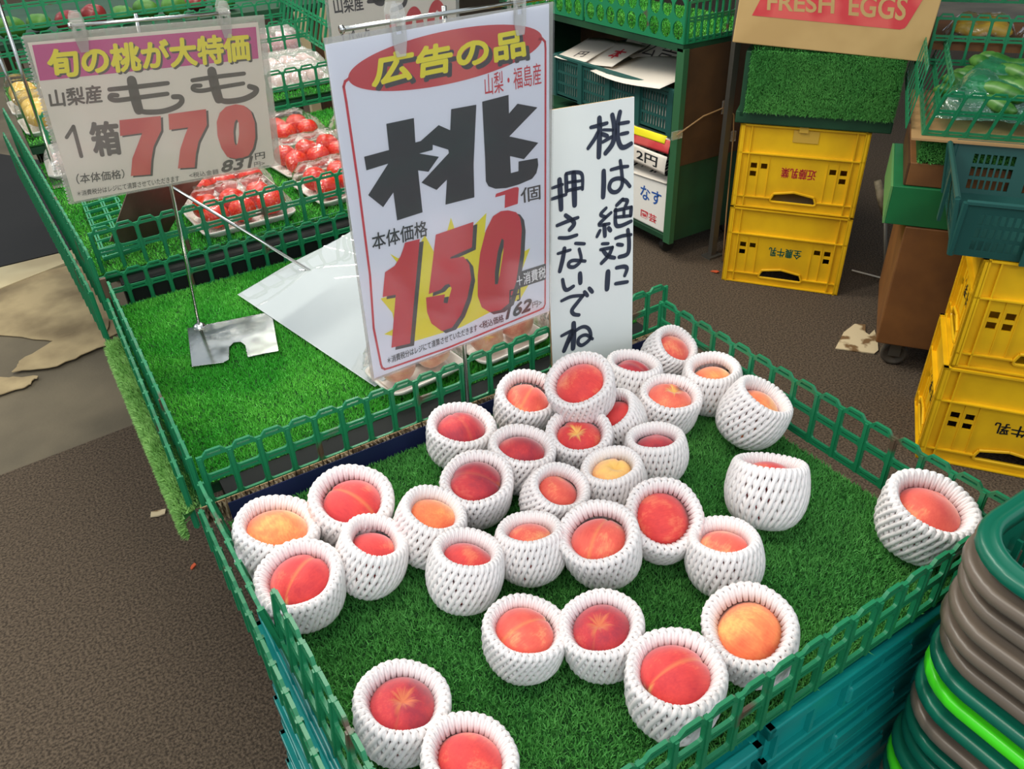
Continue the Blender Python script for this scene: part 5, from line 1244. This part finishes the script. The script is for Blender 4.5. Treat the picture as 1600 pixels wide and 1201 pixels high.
for px_, py_, s_, m, lab in ((248, 803, .020, 'scrap', 'small tan cardboard scrap on the brown mat'), (1117, 425, .016, 'orange', 'orange peel scrap by the left yellow crate'), (302, 886, .008, 'orange', 'tiny orange crumb on the brown mat')):
    c = onz(px_, py_, .007); b = MB(); b.plate([[(-s_, -.5*s_), (s_*.9, -.6*s_), (s_, .4*s_), (0, .6*s_), (-s_*.8, .35*s_)]], .003, lambda u, v, w: (u, v, w+.003*math.sin(u*150))); o = b.build('floor_scrap', MT[m]); o.location = tuple(c+UP*.002); o.rotation_euler = (0, 0, px_); tag(o, lab, 'scrap')
# peeling tan sheet on the concrete
m_peel = mat('peeling_sheet', (190, 168, 126), .75, .3, noise=((130, 112, 82), 5, .35, .68, 6))
def peel(label, px, z, seed):
    pts = [onz(*p, z)[:2] for p in px]; b = MB(); rg = random.Random(seed); out = []
    for p, q in zip(pts, pts[1:]+pts[:1]):
        for k in range(6):
            s = k/6; out.append(tuple(np.array(p)+(np.array(q)-np.array(p))*s+np.array([rg.uniform(-.008, .008), rg.uniform(-.008, .008)])*(0 < k)))
    b.plate([out], .003, lambda u, v, w: (u, v, z+w)); tag(b.build('peeling_sheet', m_peel), label, 'floor sheet')
peel('large tan sheet peeling off the concrete beside the left fence', [(-20, 445), (120, 412), (175, 455), (200, 515), (150, 535), (90, 535), (-20, 520)], .004, 1)
peel('torn tan flap curling below the large peeling sheet', [(20, 582), (30, 565), (80, 535), (170, 500), (165, 540), (90, 572)], .010, 2)
peel('small tan flap at the left edge below the torn flap', [(-10, 590), (60, 588), (40, 605), (-10, 622)], .008, 3)
b = MB(); b.span((-6, 5.0, 0), (-.1, 5.02, 2.4)) if False else None
pp = onz(1112, 400, .006); b = MB(); b.box((0, 0, .50), (.028, .020, 1.0)); b.box((0, 0, .004), (.07, .05, .008)); o = b.build('metal_post', MT['grey_metal']); o.location = tuple(pp); tag(o, 'grey metal post between the cabinet and the yellow crates', 'post')
# far background
b = MB(); b.span((1.56, 4.75, 0), (2.36, 4.79, 1.22)); tag(b.build('beige_panel', MT['beige']), 'beige board standing behind the display', 'board')
b = MB(); b.span((1.50, 4.62, .92), (1.80, 4.72, 1.16)); tag(b.build('dark_case', MT['rubber']), 'dark box against the beige board', 'box')
b = MB(); b.span((1.55, 3.95, 0), (2.10, 3.99, 1.05)); tag(b.build('wooden_panel', MT['wood']), 'old wooden panel between the signs and the green cabinet', 'board')

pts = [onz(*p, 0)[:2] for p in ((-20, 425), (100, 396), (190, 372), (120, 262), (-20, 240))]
b = MB(); b.plate([pts], .012, lambda u, v, w: (u, v, w)); tag(b.build('shaded_floor_patch', MT['rubber']), 'dark patch standing in for shaded floor at the far left beside the fence', 'board')  # thin dark plate stands in for shade on the floor
pts = [onz(*p, 0)[:2] for p in ((-20, 462), (100, 415), (190, 378), (188, 373), (100, 397), (-20, 426))]
b = MB(); b.plate([pts], .010, lambda u, v, w: (u, v, w)); tag(b.build('floor_strip', MT['beige']), 'pale strip along the edge of the dark floor patch at left', 'strip')
b = MB(); b.span((1.9, .2, 2.62), (8, 11, 2.66)); tag(b.build('ceiling', mat('shop_ceiling', (150, 140, 122), .8)), kind='structure')
b = MB(); b.span((-6, 11, 0), (12, 11.05, 2.66)); tag(b.build('wall_back', mat('shop_back_wall', (120, 108, 88), .8)), kind='structure')
